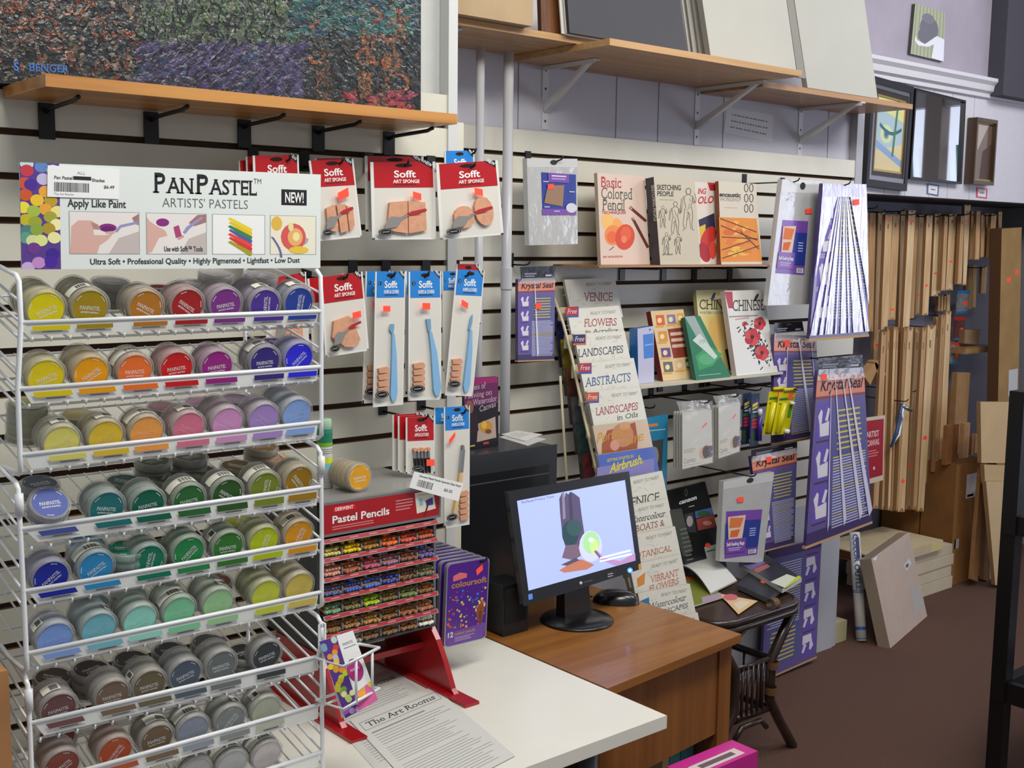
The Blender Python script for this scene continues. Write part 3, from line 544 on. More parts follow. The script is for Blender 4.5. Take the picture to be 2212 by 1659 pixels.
# papers
zp=ZT+.0008; a=[PZ(756,1558,zp),PZ(936,1484,zp),PZ(1113,1634,zp)]; a.append(a[0]+a[2]-a[1])
lift=lambda p:p+V((0,0,.0016))
c=Card([lift(p) for p in a],.0004,C('D2D2CC',r=.7)); tc=C('808286',r=.7)
c.tx('The Art Rooms',.10,.145,.90,.055,C('44464A'),'s'); 
for q in ((.05,.07,.95,.07),(.95,.07,.95,.17),(.95,.17,.05,.17),(.05,.17,.05,.07)): c.st(*q,.004,tc)
c.ln(.08,.215,.8,.24,1,tc); c.ln(.08,.255,.95,.40,5,tc,.13); c.ln(.08,.42,.95,.60,7,tc,.13); c.ln(.08,.63,.95,.97,13,tc,.13); c.ob('printed_sheet',label='topmost grey printed sheet with a shop letterhead lying on the white table',cat='paper')
tr=PZ(851,1441,zp); b=[tr+a[0]-a[1],tr,tr+(a[2]-a[1]),tr+(a[2]-a[1])+a[0]-a[1]]
c=Card(b,.0004,C('CDCDC7',r=.7)); c.tx('The Art Rooms',.10,.145,.90,.055,C('55575A'),'s'); c.ln(.08,.22,.95,.95,26,tc,.13); c.ob('printed_sheet',label='lower printed sheet half under the red stand and the topmost sheet',cat='paper')
# brochure basket on the rack post
A=PY(683,1422,YF-.006); z1=A.z; A2=PY(687,1512,YF-.006); z2=A2.z
tl=[A,PZ(741,1440,z1),PZ(819,1399,z1),PZ(776,1391,z1)]; bl=[V((p.x,p.y,z2)) for p in tl]
e=thing('brochure_basket',A2,'small white wire basket of leaflets hooked to the rack post','wire basket')
M().tube(tl,.0028,WIRE,n=8,closed=True).ob('top_loop',e); M().tube(bl,.0028,WIRE,n=8,closed=True).ob('bottom_loop',e)
m=M(); mid=lambda p,q,t:p.lerp(q,t)
for p,q,t in ((0,1,.3),(1,2,.35),(1,2,.8)):
    a_=mid(tl[p],tl[q],t); b_=mid(bl[p],bl[q],t); m.tube([a_,b_+V((0,0,-.002))],.0024,WIRE,n=8)
    c_=mid(bl[3],bl[2],t); m.tube([b_+V((0,0,-.003)),V((c_.x,c_.y,z2-.003))],.0022,WIRE,n=8)
h0=PY(690,1400,YF-.006); h1=PY(690,1350,YF-.006); m.tube([A+V((.002,0,0)),h0,h1,h1+V((.005,0,.003)),h1+V((.010,0,0)),V((h0.x+.010,h0.y,h0.z)),V((A.x+.012,A.y,A.z))],.0026,WIRE,n=8)
m.ob('wire_frame',e)
cy=(bl[0].y+bl[1].y)/2
for i,(dy,q,lb) in enumerate([(.012,[(697,1390),(752,1374),(799,1520),(739,1551)],'rear leaflet in the white wire basket'),(0,[(690,1386),(762,1362),(816,1512),(746,1552)],'front leaflet with coloured dots and a magenta oval in the wire basket')]):
    sf=ST(V((.95,1.583+dy,z2+.001)),.22); c=cpx(q,sf,.0015,C('F2F2F0',r=.4,coat=.2))
    if i:
        c.pg([(0,0),(.5,0),(.42,1),(0,1)],C('56308A'),.0003); rnd=random.Random(2)
        DC=['C8DCC8','7AA8C0','D84030','E8A030','C8C0E0','F0D030','D8A028','F09020','B8D028','C8B020','D0C828','7AB04A','E8E8A0','C0D878','5A2A88','9A5AB0','D0A0E0']
        for k in range(34):
            u,v=rnd.random()*.46,(k+.5)/34; c.el(min(.40,max(.07,u)),min(.97,max(.03,v)),  .085,.038,C(DC[min(16,k//2)]),.0005+.00002*k,12)
        c.pg([(.5,.0),(1,0),(1,.72),(.44,.78)],C('F6F6F4'),.0014); c.pg([(.43,.78),(1,.72),(1,1),(.42,1)],C('E868A8'),.0014); c.pg([(.43,.80),(.8,.74),(.7,.9)],C('F2B040'),.0016); c.pg([(.85,.74),(1,.72),(1,.85)],C('F0E040'),.0016)
        c.el(.68,.50,.23,.155,C('6A6468'),.0017,24); c.el(.68,.50,.215,.14,C('C02A86'),.002,24); c.tx('PANPASTEL',.54,.50,.82,.03,WT,'s',d=.0023); c.tx('PANPASTEL',.58,.15,.9,.035,GREYT,'s',d=.0017); c.ln(.58,.18,.95,.2,1,C('8A88A8'),.6,.0017)
    c.ob('leaflet',label=lb,cat='leaflet')
# ------------------------------------------------------------------ hooks and bags on the left wall
CARDW=C('E0DCD2',r=.22,coat=.7,bump=.06,bs=14); SPG=C('D49C7C',r=.85,n=.08,ns=80,bump=.12,bs=300); EDGE=C('E6E6E2',r=.25,coat=.5)
HB={}
def hook(px,py,Yw,Yt,label,plate=True,grp='black wire hooks on the slatwalls'):
    t=PY(px,py,Yt); e=thing('wire_hook',V((t.x,Yw,t.z)),label,'hook',grp)
    if plate: M().box((t.x-.011,Yw-.004,t.z-.012),(t.x+.011,Yw-.0004,t.z+.03),BLKM).ob('wall_plate',e)
    M().tube([(t.x,Yw-.004,t.z-.004),(t.x,Yt+.012,t.z-.004),(t.x+.002,Yt-.002,t.z),(t.x+.003,Yt-.008,t.z+.009)],.0024,BLK,n=8).ob('hanging_wire',e); return e
def sofft(name,q,Y,hv,kind,label,cat='sponge pack',red=True,full=True,sub=None,num=None):
    sf=SY(Y); q3=[sf(*p) for p in q]
    e=thing(name,(q3[2]+q3[3])/2,label,cat)
    c=Card(q3,.002,CARDW,EDGE); HC=RED if red else BLUE
    for a,b in (((0,0),(.045,1)),((.955,0),(1,1)),((0,.975),(1,1))): c.rc(*a,*b,EDGE,.0003)
    c.ob('clear_pouch',e)
    pt=lambda u,v,d:c.p(u,v,d)
    h=Card([pt(.045,.0,.0014),pt(.955,.0,.0014),pt(.965,hv,.0014),pt(.05,hv,.0014)],.001,HC)
    h.pg([(.78,0),(1,0),(1,.30)],BLK); h.el(.5,.14,.15,.075,C('22100F',r=.9)); 
    w=(.33,.70) if kind in('block','round') else (.28,.74); b0=.60 if red else .62
    h.tx('Sofft',w[0],b0,w[1],.26,WT,'b'); h.tx(sub or 'ART SPONGE',w[0]-.02,b0+.22,w[1]+.06,.13,WT,'b'); h.rc(w[0],b0+.26,w[1],b0+.30,C('5A0A10') if red else C('0C3C70'))
    h.text('NEW',h.p(.84,.03,.0009),h.p(.97,.21,.0009),h.p(.87,-.04,.0009)-h.p(.84,.06,.0009),WT,'b')
    if num: h.el(.11,.45,.055,.075,BLK,.0008); h.tx(num,.09,.49,.105 if num=='1' else .13,.08,WT,d=.0012)
    h.ob('hanging_header',e)
    if not full: return e
    def sponge(pts,th=.006,d=.0015,mat=SPG,nm='sponge'):
        f=[c.p(u,v,d+th) for u,v in pts]; g=[c.p(u,v,d) for u,v in pts]; m=M(); m.hexa(f,g,mat); m.ob(nm,e,bevel=.0012)
    def rnd4(u,v,ru,rv,n=14,rot=0): return [(u+ru*math.cos(t)*math.cos(rot)-rv*math.sin(t)*math.sin(rot),v+ru*math.cos(t)*math.sin(rot)*.8+rv*math.sin(t)*math.cos(rot)) for t in [2*math.pi*k/n for k in range(n)]]
    if kind=='wedge': sponge([(.22,.60),(.42,.56),(.44,.82),(.40,.9),(.2,.88)]); sponge([(.46,.57),(.66,.56),(.66,.90),(.48,.92)]); sponge([(.68,.58),(.82,.62),(.82,.84),(.69,.91)])
    if kind=='block': sponge([(.25,.52),(.52,.50),(.52,.92),(.20,.88)]); sponge([(.535,.50),(.80,.52),(.82,.88),(.535,.92)])
    if kind=='round': sponge(rnd4(.36,.72,.16,.15,rot=.3)); sponge(rnd4(.68,.66,.15,.20,rot=-.2))
    if kind=='penta': sponge([(.2,.56),(.55,.52),(.66,.62),(.78,.84),(.62,.92),(.42,.90),(.14,.76)])
    if kind in('wedge','block','round','penta'):
        m=M(); d_=.0095 
        q_=lambda u,v:c.p(u,v,d_)
        m.poly([q_(*p) for p in [(.18,.76),(.26,.70),(.40,.71),(.52,.66),(.53,.69),(.42,.75),(.34,.84),(.16,.86)]],C('8A8884',r=.5)); m.poly([q_(*p) for p in [(.5,.665),(.58,.635),(.8,.60),(.82,.63),(.66,.66),(.74,.67),(.52,.69)]],C('B4202A',r=.5)); m.ob('printed_mark',e)
    m=M(); d_=.0098; ov=(.17,.9,.115,.045) if kind in('wedge','block','round','penta') else ((.2,.905,.22,.03) if kind!='applic' else (.32,.9,.2,.055))
    m.poly([c.p(ov[0]+ov[2]*math.cos(t*.3),ov[1]+ov[3]*math.sin(t*.3),d_) for t in range(21)],BLK); 
    for r0 in (.85,):
        K=24
        for t in range(K):
            a0,a1=2*math.pi*t/K,2*math.pi*(t+1)/K; m.poly([c.p(ov[0]+ov[2]*s*math.cos(a),ov[1]+ov[3]*s*math.sin(a),d_+.0003) for s,a in ((r0,a0),(r0,a1),(r0-.07,a1),(r0-.07,a0))],C('B8B8B6'))
    m.poly([c.p(ov[0]+ov[2]*a,ov[1]+ov[3]*b,d_+.0003) for a,b in ((-.5,-.1),(.5,-.25),(.5,.05),(-.5,.2))],C('8A8A88')); m.ob('oval_logo',e)
    if kind=='knife' or kind=='brush':
        n=4 if kind=='knife' else 5; u0=.1 if kind=='knife' else .55
        for k in range(n): sponge([(u0,.79+.05*k-.08),(u0+.28,.78+.05*k-.08),(u0+.36,.80+.05*k-.08),(u0+.34,.825+.05*k-.08),(u0+.03,.828+.05*k-.08)],.005)
    if kind=='knife':
        KB=C('86B8E0',r=.3,coat=.3); x0=.48 if num!='3' else .66
        tip={'1':[(.46,.43),(.50,.385),(.60,.385),(.62,.40),(.60,.46),(.55,.46)],'2':[(.50,.365),(.64,.365),(.66,.45),(.56,.46)],'3':[(.58,.47),(.62,.38),(.68,.345),(.70,.40),(.66,.47)]}[num]
        sponge(tip,.002,.002,C('7AA4C4',r=.35),'blade'); 
        hx={'1':(.54,.46,.60,.94),'2':(.58,.46,.80,.93),'3':(.62,.47,.66,.93)}[num]
        sponge([(hx[0],hx[1]),(hx[0]+.08,hx[1]),(hx[0]+.13+(hx[2]-hx[0])*.5,.62),(hx[2]+.15,.90),(hx[2]+.10,.96),(hx[2]-.02,.965),(hx[2]-.08,.92),(hx[0]+(hx[2]-hx[0])*.4-.02,.62)],.004,.002,KB,'plastic_knife')
    if kind=='brush':
        sponge([(.64,.32),(.72,.32),(.74,.36),(.63,.36)],.004,.002,C('7C7C78',r=.8),'foam_tip'); sponge([(.62,.36),(.735,.36),(.66,.545),(.53,.545)],.006,.002,C('B4B6B8',r=.2,m=.8),'ferrule'); sponge([(.53,.545),(.655,.545),(.60,.66),(.40,.90),(.26,.90),(.46,.66)],.006,.002,C('DDBB84',r=.5),'handle')
    if kind=='applic':
        for k in range(5): x=.2+.12*k; sponge(rnd4(x+.05,.57+.012*(k%2),.055,.035,10),.006,.002); sponge([(x+.02,.6),(x+.08,.6),(x+.09,.72),(x+.03,.73)],.005,.002,C('A8AAAC',r=.25,m=.7),'ferrule'); sponge([(x+.03,.73),(x+.1,.72),(x+.13,.99),(x+.08,.99)],.004,.002,BLK,'handle')
    sp={'wedge':(.62,.44,.25),'block':(.66,.44,.13),'round':(.60,.40,.13),'penta':(.72,.52,.2),'knife':(.3,.27,.24),'brush':(.2,.25,.24),'applic':(.75,.8,.28)}[kind]
    if num=='2': sp=(.45,.265,.24)
    hs=sp[2]*(q3[1]-q3[0]).length/(q3[3]-q3[0]).length*.66; m=M(); an=random.Random(len(label)).uniform(-.12,.12)
    m.poly([c.p(sp[0]+a*sp[2]/2,sp[1]+b*hs/2-a*an*.3,.0103) for a,b in ((-1,-1),(1,-1),(1,1),(-1,1))],ORG_T); m.ob('price_sticker',e)
    return e
Y0=1.985
sofft('sponge_pack',[(516,347),(560,345),(566,500),(522,502)],Y0+.030,.33,'x','rearmost red headed sponge pack peeping over the header sign',full=False)
sofft('sponge_pack',[(531,338),(600,336),(606,500),(537,502)],Y0+.020,.33,'x','middle red headed sponge pack behind the header sign',full=False)
sofft('sponge_pack',[(546,336),(645,335),(651,520),(552,522)],Y0,.33,'wedge','front red headed sponge pack half hidden by the header sign')
hook(622,345,YL,Y0-.006,'black hook carrying the packs behind the header sign')
sofft('sponge_pack',[(680,342),(764,341),(778,505),(694,508)],Y0+.022,.33,'x','sponge pack showing a sliver behind the wedge sponge pack',full=False)
sofft('sponge_pack',[(667,347),(763,343),(782,512),(688,521)],Y0,.33,'wedge','red headed pack of wedge sponges just right of the header sign')
hook(735,351,YL,Y0-.006,'black hook through the wedge sponge pack beside the header sign')
sofft('sponge_pack',[(788,337),(915,338),(918,500),(790,500)],Y0+.024,.33,'x','sponge pack tucked behind the square sponge block pack',full=False)
sofft('sponge_pack',[(800,350),(940,349),(942,517),(804,518)],Y0,.33,'block','red headed pack with two square sponge blocks')
hook(877,355,YL,Y0-.006,'black hook through the square sponge block pack')
sofft('sponge_pack',[(942,355),(1075,346),(1088,507),(951,518)],Y0-.01,.335,'round','red headed pack with two round sponges at the end of the row')
hook(1020,360,YL,Y0-.016,'black hook through the round sponge pack')
sofft('knife_pack',[(960,326),(1024,325),(1026,425),(962,425)],Y0+.055,.5,'x','blue headed pack peeping above the round sponge pack','knife pack',red=False,full=False,sub='KNIFE & COVERS')
hook(1022,330,YL,Y0+.05,'black hook tip over the blue pack beside the grey pipe',plate=False)
sofft('sponge_pack',[(590,600),(661,587),(668,745),(572,757)],Y0+.01,.33,'block','sponge pack seen through the right end of the top rack shelf')
sofft('sponge_pack',[(664,602),(755,592),(768,750),(676,762)],Y0+.022,.33,'x','sponge pack tucked behind the single pentagon sponge pack',full=False)
sofft('sponge_pack',[(692,599),(783,587),(797,757),(703,772)],Y0-.01,.33,'penta','red headed pack with one pentagon sponge right of the rack')
hook(745,600,YL,Y0-.016,'black hook through the pentagon sponge pack')
KS='KNIFE & COVERS'
sofft('knife_pack',[(790,586),(850,586),(846,868),(783,872)],Y0+.02,.19,'knife','blue headed knife pack tucked behind the first knife pack','knife pack',False,True,KS,'1')
sofft('knife_pack',[(811,587),(876,587),(871,874),(806,880)],Y0-.01,.19,'knife','blue headed knife pack with round tipped knife, left of three','knife pack',False,True,KS,'1')
hook(847,597,YL,Y0-.016,'black hook through the round tipped knife pack')
sofft('knife_pack',[(876,585),(942,585),(942,850),(876,852)],Y0+.02,.19,'x','knife pack hidden behind the square tipped knife pack','knife pack',False,False,KS,'2')
sofft('knife_pack',[(883,587),(953,586),(953,863),(882,866)],Y0-.01,.20,'knife','blue headed knife pack with square tipped knife, middle of three','knife pack',False,True,KS,'2')
hook(920,596,YL,Y0-.016,'black hook through the square tipped knife pack')
sofft('sponge_pack',[(986,570),(1036,571),(1038,700),(988,700)],Y0+.05,.4,'x','red headed pack peeping above the pointed knife pack','sponge pack',full=False)
sofft('knife_pack',[(955,586),(1000,586),(988,800),(958,802)],Y0+.02,.19,'x','blue headed knife pack tucked behind the pointed knife pack','knife pack',False,False,KS,'3')
sofft('knife_pack',[(986,582),(1047,585),(1021,856),(961,854)],Y0-.01,.20,'knife','blue headed knife pack with pointed knife, tilted at the end','knife pack',False,True,KS,'3')
hook(1008,595,YL,Y0-.016,'black hook through the pointed knife pack')
for k,(x,dz,lb) in enumerate([(848,.024,'rearmost of three red applicator packs on one hook'),(860,.012,'middle of three red applicator packs on one hook'),(877,0,'front red applicator pack above the pencil display')]):
    sofft('applicator_pack',[(x,902-dz*250),(x+62,898-dz*250),(x+62,1022-dz*250),(x,1023-dz*250)],Y0-.02+dz,.42,'applic' if k else 'x',lb,'applicator pack',True,k>0,'APPLICATORS')
hook(918,904,YL,Y0-.026,'black hook through the red applicator packs')
sofft('brush_pack',[(938,881),(985,880),(988,1050),(941,1056)],Y0+.01,.2,'x','blue headed pack tucked behind the long brush pack','brush pack',False,False,'SHAPES & COVERS')
sofft('brush_pack',[(959,880),(1015,876),(1014,1133),(960,1142)],Y0-.015,.19,'brush','long blue headed pack with a sponge tipped brush above the purple tins','brush pack',False,True,'SHAPES & COVERS','1')
hook(1000,892,YL,Y0-.021,'black hook through the long brush pack')
# ------------------------------------------------------------------ purple pencil tins on one long hook
PT=C('4C1C86',r=.35,coat=.4); TINE=C('A6A4B4',r=.3,m=.5)
Yt=1.905; q=[(966,1219),(1058,1203),(1050,1378),(959,1401)]
for k in range(8):
    Yk=Yt+.023*k; sf=SY(Yk)
    a=[SY(Yt)(*p)+V((0,.023*k,0)) for p in q]; c=Card(a,.010,PT,TINE); c.v=[];c.f=[];c.mi=[];c.sm=[]
    rp=[]; 
    for u0,v0,a0 in ((.1,.055,3.1416),(.9,.055,4.7124),(.9,.945,0),(.1,.945,1.5708)):
        for t in range(5): rp.append((u0+.1*math.cos(a0+t*.3927),v0+.055*math.sin(a0+t*.3927)))
    c.hexa([c.p(u,v,0) for u,v in rp],[c.p(u,v,-.0095) for u,v in rp],TINE)
    c.pg([(.5+(u-.5)*.955,.5+(v-.5)*.975) for u,v in rp],PT,.0004)
    if k==0:
        c.pg([(.02,.83),(.98,.80),(.98,.9),(.9,.975),(.1,.985),(.02,.93)],C('6A4496',r=.35),.0006)
        GT=C('C08A50',r=.4,m=.2); c.pg([(.15,.155),(.3,.125),(.47,.15),(.47,.2),(.15,.22)],C('D86A70'),.0008); c.tx('coloursoft',.12,.30,.95,.07,GT,'b'); c.tx('12',.08,.885,.2,.06,C('D8D8DC'),'b'); c.tx('colour pencils',.24,.875,.72,.035,GT,'b'); c.ln(.24,.9,.75,.96,3,C('A898B8'))
        rr=random.Random(8); cl=['E8602A','D8D030','2A7AD8','38A048','E03A3A','F0A030','3A50C8','C8D838']
        for i in range(90):
            u=rr.uniform(.06,.94); v=rr.uniform(.34,.8)
            if abs(u-.5)<.1 and rr.random()<.5: continue
            col=cl[0] if u<.25 and rr.random()<.7 else (cl[2] if .55<u and v<.55 and rr.random()<.6 else rr.choice(cl)); s_=rr.uniform(.008,.03); c.el(u,v,s_,s_*.55,C(col),.001,8)
        for i in range(6): c.st(.72+.04*i,.5+.04*abs(i-3),.84,.8,.035,C('8A4A22'),.0011); c.el(.72+.04*i,.5+.04*abs(i-3),.02,.022,C(['F0C040','E86030','F0E060','E8A030','F06040','F0D040'][i]),.0014,8)
        c.pg([(.68,.13),(.83,.07),(.85,.14),(.71,.2)],ORG_T,.001)
    c.ob('pencil_tin',label='front purple tin of colour pencils with splashed colour design' if k==0 else 'purple pencil tin, %s from the front on the long hook'%['','second','third','fourth','fifth','sixth','seventh','eighth'][k],cat='pencil tin',group='purple pencil tins on one hook')
hook(1045,1212,YL,Yt-.012,'long black hook carrying the purple pencil tins')
# ------------------------------------------------------------------ pipes and right-hand shelf
YW=YR+.03
GPI=C('B9B9BC',r=.4,coat=.2)
for (a,b,lb) in ((1027,1046,'thin grey pipe nearer the white trim in the recess'),(1086,1108,'thicker grey pipe with a coupling beside the right slatwall')):
    Yp=2.52; x0=PY(a,300,Yp).x; x1=PY(b,300,Yp).x; r=(x1-x0)/2*.78; xc=(x0+x1)/2; e=thing('grey_pipe',V((xc,Yp,.7)),lb,'pipe')
    M().tube([(xc,Yp,.705),(xc,Yp,2.138)],r,GPI,n=20).ob('hanging_tube',e)
    if b>1100:
        zc=PY(1090,610,Yp).z; M().tube([(xc,Yp,zc-.02),(xc,Yp,zc-.018),(xc,Yp,zc+.04),(xc,Yp,zc+.042)],r*1.18,GPI,n=20).ob('coupling',e)
zB,zBb,zA,zC=2.157,2.139,2.175,2.139
WO=lambda:wood('C69C6A','AC8456',sc=2.4)
xB0=2.216; xB1=PY(1732,158,2.255).x
Af=PZ(1150,64,zA).y; M().box((XT+.0,Af,zB+.0005),(2.52,YW-.002,zA),WO()).ob('wooden_shelf',label='upper left board of the long wall shelf, resting on the middle board',cat='shelf',bevel=.001)
M().box((xB0,2.255,zBb),(xB1,YW-.002,zB),WO()).ob('wooden_shelf',label='middle deepest board of the long wall shelf above the right slatwall',cat='shelf',bevel=.001)
Cf=PZ(1972,225,zC).y; xC=PZ(1972,225,zC).x
M().box((max(2.93,PY(1505,250,YW).x+.016),Cf,zC-.0185),(xC,YW-.002,zC-.0005),wood('C0946A','A47A54',sc=2.4)).ob('wooden_shelf',label='far lowest board of the long wall shelf ending before the framed pictures',cat='shelf',bevel=.001)
BW2=C('D2D2D4',r=.35,coat=.2)
for i,(px,py0,py1,tx,ty,zt_) in enumerate([(975,70,150,1040,47,zB),(1177,130,280,1290,108,zBb),(1505,182,314,1655,169,zBb),(1728,219,339,1866,208,zC-.0185)]):
    x=PY(px,(py0+py1)/2,YW).x if i else PZ(1035,50,zt_).x; Ytip=PX(tx,ty,x).y if i else Af+.03; zt_-=.001; zb_=PY(px,py1,YW).z if i else zt_-.15; zd=zt_-.66*(zt_-zb_)
    e=thing('shelf_bracket',V((x,YW,zb_)),['white bracket tip showing past the white trim','first full white bracket, next to the grey pipes','middle white bracket left of the taped notice','far white bracket right of the taped notice'][i],'bracket','white brackets under the long shelf')
    m=M(); m.box((x-.012,YW-.003,zb_),(x+.012,YW-.0003,zt_),BW2)
    if i: 
        for py in (py0+22,py0+62,py1-18): z=PY(px,py,YW).z; m.lathe([(.0001,-.0006),(.004,-.0006)],(x,YW-.003,z),(0,1,0),C('3A3632'),12)
    m.ob('wall_plate',e)
    m=M(); m.box((x-.012,Ytip,zt_-.004),(x+.012,YW-.003,zt_),BW2); m.box((x-.012,Ytip,zt_-.012),(x-.009,YW-.003,zt_-.004),BW2); m.ob('shelf_arm',e)
    m=M(); p0=V((x,Ytip+.03,zt_-.005)); p1=V((x,YW-.004,zd)); m.hexa([p0+V((-.009,-.008,0)),p0+V((.009,-.008,0)),p1+V((.009,-.004,-.012)),p1+V((-.009,-.004,-.012))],[p0+V((-.009,.008,0)),p0+V((.009,.008,0)),p1+V((.009,0,.012)),p1+V((-.009,0,.012))],BW2); m.ob('strut',e)
# on the long shelf
p=PZ(1150,57,zA+.001); m=M(); yb=PZ(1135,54,zA+.001).y; m.box((XT+.01,yb,zA+.001),(p.x,2.6,2.55),C('B39A78',r=.85,n=.08,ns=9)); m.box((XT+.01,yb-.0005,zA+.25),(p.x,yb,zA+.27),C('A08862')); m.ob('cardboard_box',label='brown cardboard box overhanging the upper left shelf board',cat='box',bevel=.003)
def lean(name,q,Yb,zb,tilt,th,mf,ms,label,cat,extra=None):
    sf=ST((0,Yb,zb),tilt); c=cpx(q,sf,th,mf,ms)
    for i in (2,3): # let the foot rest on the shelf
        top=c.c[1] if i==2 else c.c[0]; d=c.c[i]-top; k=(zb+.001-top.z)/d.z; c.c[i]=top+d*k
    c.v=[];c.f=[];c.mi=[];c.sm=[]; c.hexa(c.c,[p-c.n*th for p in c.c],ms,mf)
    if extra: extra(c)
    return c.ob(name,label=label,cat=cat)
GW=C('B8B7AD',r=.7,n=.015,ns=10); GE=C('8E8C84',r=.8)
lean('wood_board',[(1166,-60),(1206,-60),(1218,72),(1170,66)],2.40,zA,.10,.015,wood('7A4A24','5A3418',ax='z'),C('4A2C16'),'brown wooden panel between the cardboard box and the dark grey board','panel')
lean('foam_board',[(1204,-60),(1212,-60),(1222,74),(1214,73)],2.375,zA,.10,.004,C('E2E0DA'),C('D8D6CF'),'first thin white board edge standing left of the dark grey board','board')
lean('foam_board',[(1214,-60),(1220,-60),(1230,76),(1224,75)],2.366,zA,.10,.004,C('E2E0DA'),C('D8D6CF'),'second thin white board edge touching the dark grey board','board')
lean('dark_board',[(1221,-60),(1462,-60),(1484,112),(1231,76)],2.355,zA+.001,.10,.012,C('3A3A40',r=.6,n=.05,ns=8),C('2A2A2E'),'large dark grey board leaning on the wall shelf','board')
for i,(a,b) in enumerate([(1464,1472),(1474,1486),(1487,1496),(1497,1508)]):
    lean('foam_board',[(a,-60),(b,-60),(b+25,118),(a+24,116)],2.40-.012*i,zB,.10,.004,C('C9C7BF'),GE,['first','second','third','fourth'][i]+' thin board edge between the dark board and the white boards','board')
lean('white_board',[(1508,-60),(1690,-60),(1722,165),(1535,120)],2.33,zB,.10,.02,GW,GE,'large white board on the middle shelf, left of two','board')
lean('white_board',[(1691,-60),(1705,-60),(1741,172),(1724,168)],2.357,zB,.10,.006,GE,GE,'narrow grey board edge between the two white boards','board')
lean('white_board',[(1707,-60),(1859,-60),(1895,207),(1742,172)],2.40,zC,.10,.02,GW,GE,'white board on the far shelf end, right of two','board')
c=cpx([(1570,232),(1671,248),(1668,305),(1563,287)],SY(YW-.001),.0003,C('DCDCE0',r=.6))
for k in range(3):
    for j in range(14): u=.12+.055*j; c.rc(u,.22+.24*k+.004*j,u+.028+.02*((j*7+k)%3)*.4,.27+.24*k+.004*j,C('5A5A62'))
c.rc(-.02,-.08,.1,.1,film('E8E8E8',.2,.2,0)); c.ob('taped_notice',label='white typed notice taped to the grey panelling under the shelf',cat='notice')
# ------------------------------------------------------------------ upper book shelf
PG=C('D8D2C2',r=.8)
zK=1.553; x0=PZ(1295,571,zK).x; yk=2.43; x0=PY(1294,571,yk).x; x1=PY(1692,565,yk).x
M().box((x0,yk,zK-.006),(x1,YR-.001,zK),wood('B98A5C','98693E',sc=2)).ob('book_shelf',label='thin wooden shelf on the slatwall holding the sketching and encaustic books',cat='shelf')
for i,px in enumerate((1342,1432,1498,1575)):
    x=PY(px,590,YR).x; e=thing('shelf_bracket',V((x,YR,1.5)),['first','second','third','fourth'][i]+' black bracket from the pipes under the thin wooden book shelf','bracket','black brackets under the book shelf')
    M().box((x-.012,YR-.006,PY(px,606,YR).z),(x+.012,YR-.0005,zK-.007),BLK).ob('wall_plate',e); M().tube([(x,YR-.006,zK-.013),(x,YR-.16,zK-.012),(x,YR-.17,zK-.008)],.004,BLK).ob('arm',e)
def book(q,Y,tilt,th,mf,ms,label,draw=None,zb=None,cat='book',group=None,spine=None,name='book'):
    sf=ST((0,Y,zb if zb is not None else 1.2),tilt); c=cpx(q,sf,th,mf,ms)
    if zb is not None:
        for i in (2,3):
            top=c.c[1] if i==2 else c.c[0]; d=c.c[i]-top; k=(zb+.0008-top.z)/d.z; c.c[i]=top+d*k
    c.v=[];c.f=[];c.mi=[];c.sm=[]; bk=[p-c.n*th for p in c.c]; c.hexa(c.c,bk,ms,mf)
    if spine: c.poly([c.c[0]-V((.0004,0,0)),bk[0]-V((.0004,0,0)),bk[3]-V((.0004,0,0)),c.c[3]-V((.0004,0,0))],spine)
    if draw: draw(c)
    return c.ob(name,label=label,cat=cat,group=group)
RB=C('B02A30',r=.5); GN=C('4A5A4A',r=.5); DK=C('3A3632',r=.6)
def d1(c):
    c.xt('Basic',1299,404,1342,406,23,RB,'s'); c.xt('Colored',1299,429,1366,431,25,GN,'s'); c.xt('Pencil',1301,454,1350,455,25,GN,'s'); c.xt('TECHNIQUES',1300,462,1352,462,6,RB,'b')
    c.xe(1314,480,14,20,C('EDBE6A'),.0006,rot=-.4); c.xe(1336,492,11,22,C('F0A858'),.0008,rot=-.3); c.xe(1324,508,18,22,C('EE8A4A'),.001); c.xe(1322,512,11,13,C('E86A3A'),.0012); c.xe(1350,512,21,28,C('D84A30'),.0014,rot=.15); c.xe(1352,505,12,16,C('E2623C'),.0016); c.xe(1348,517,6,8,C('EA8458'),.0018); c.xs(1316,541,1326,533,1.5,DK,.0016)
    for q in ((1360,447,1396,478),(1366,470,1400,535)): c.xs(*q,6,C('6A2A1E'),.0012); c.xs(q[0],q[1],q[0]+5,q[1]+5,3,C('D89A6A'),.0014)
    c.xt('BET BORGESON',1303,557,1345,556,4,C('C05050'),'b')
book([(1290,373),(1392,381),(1404,567),(1298,571)],2.485,.13,.014,C('DFC6B6',r=.35,coat=.2),C('B9A898'),'cream colored pencil book with a red pear on its cover',d1,zK)
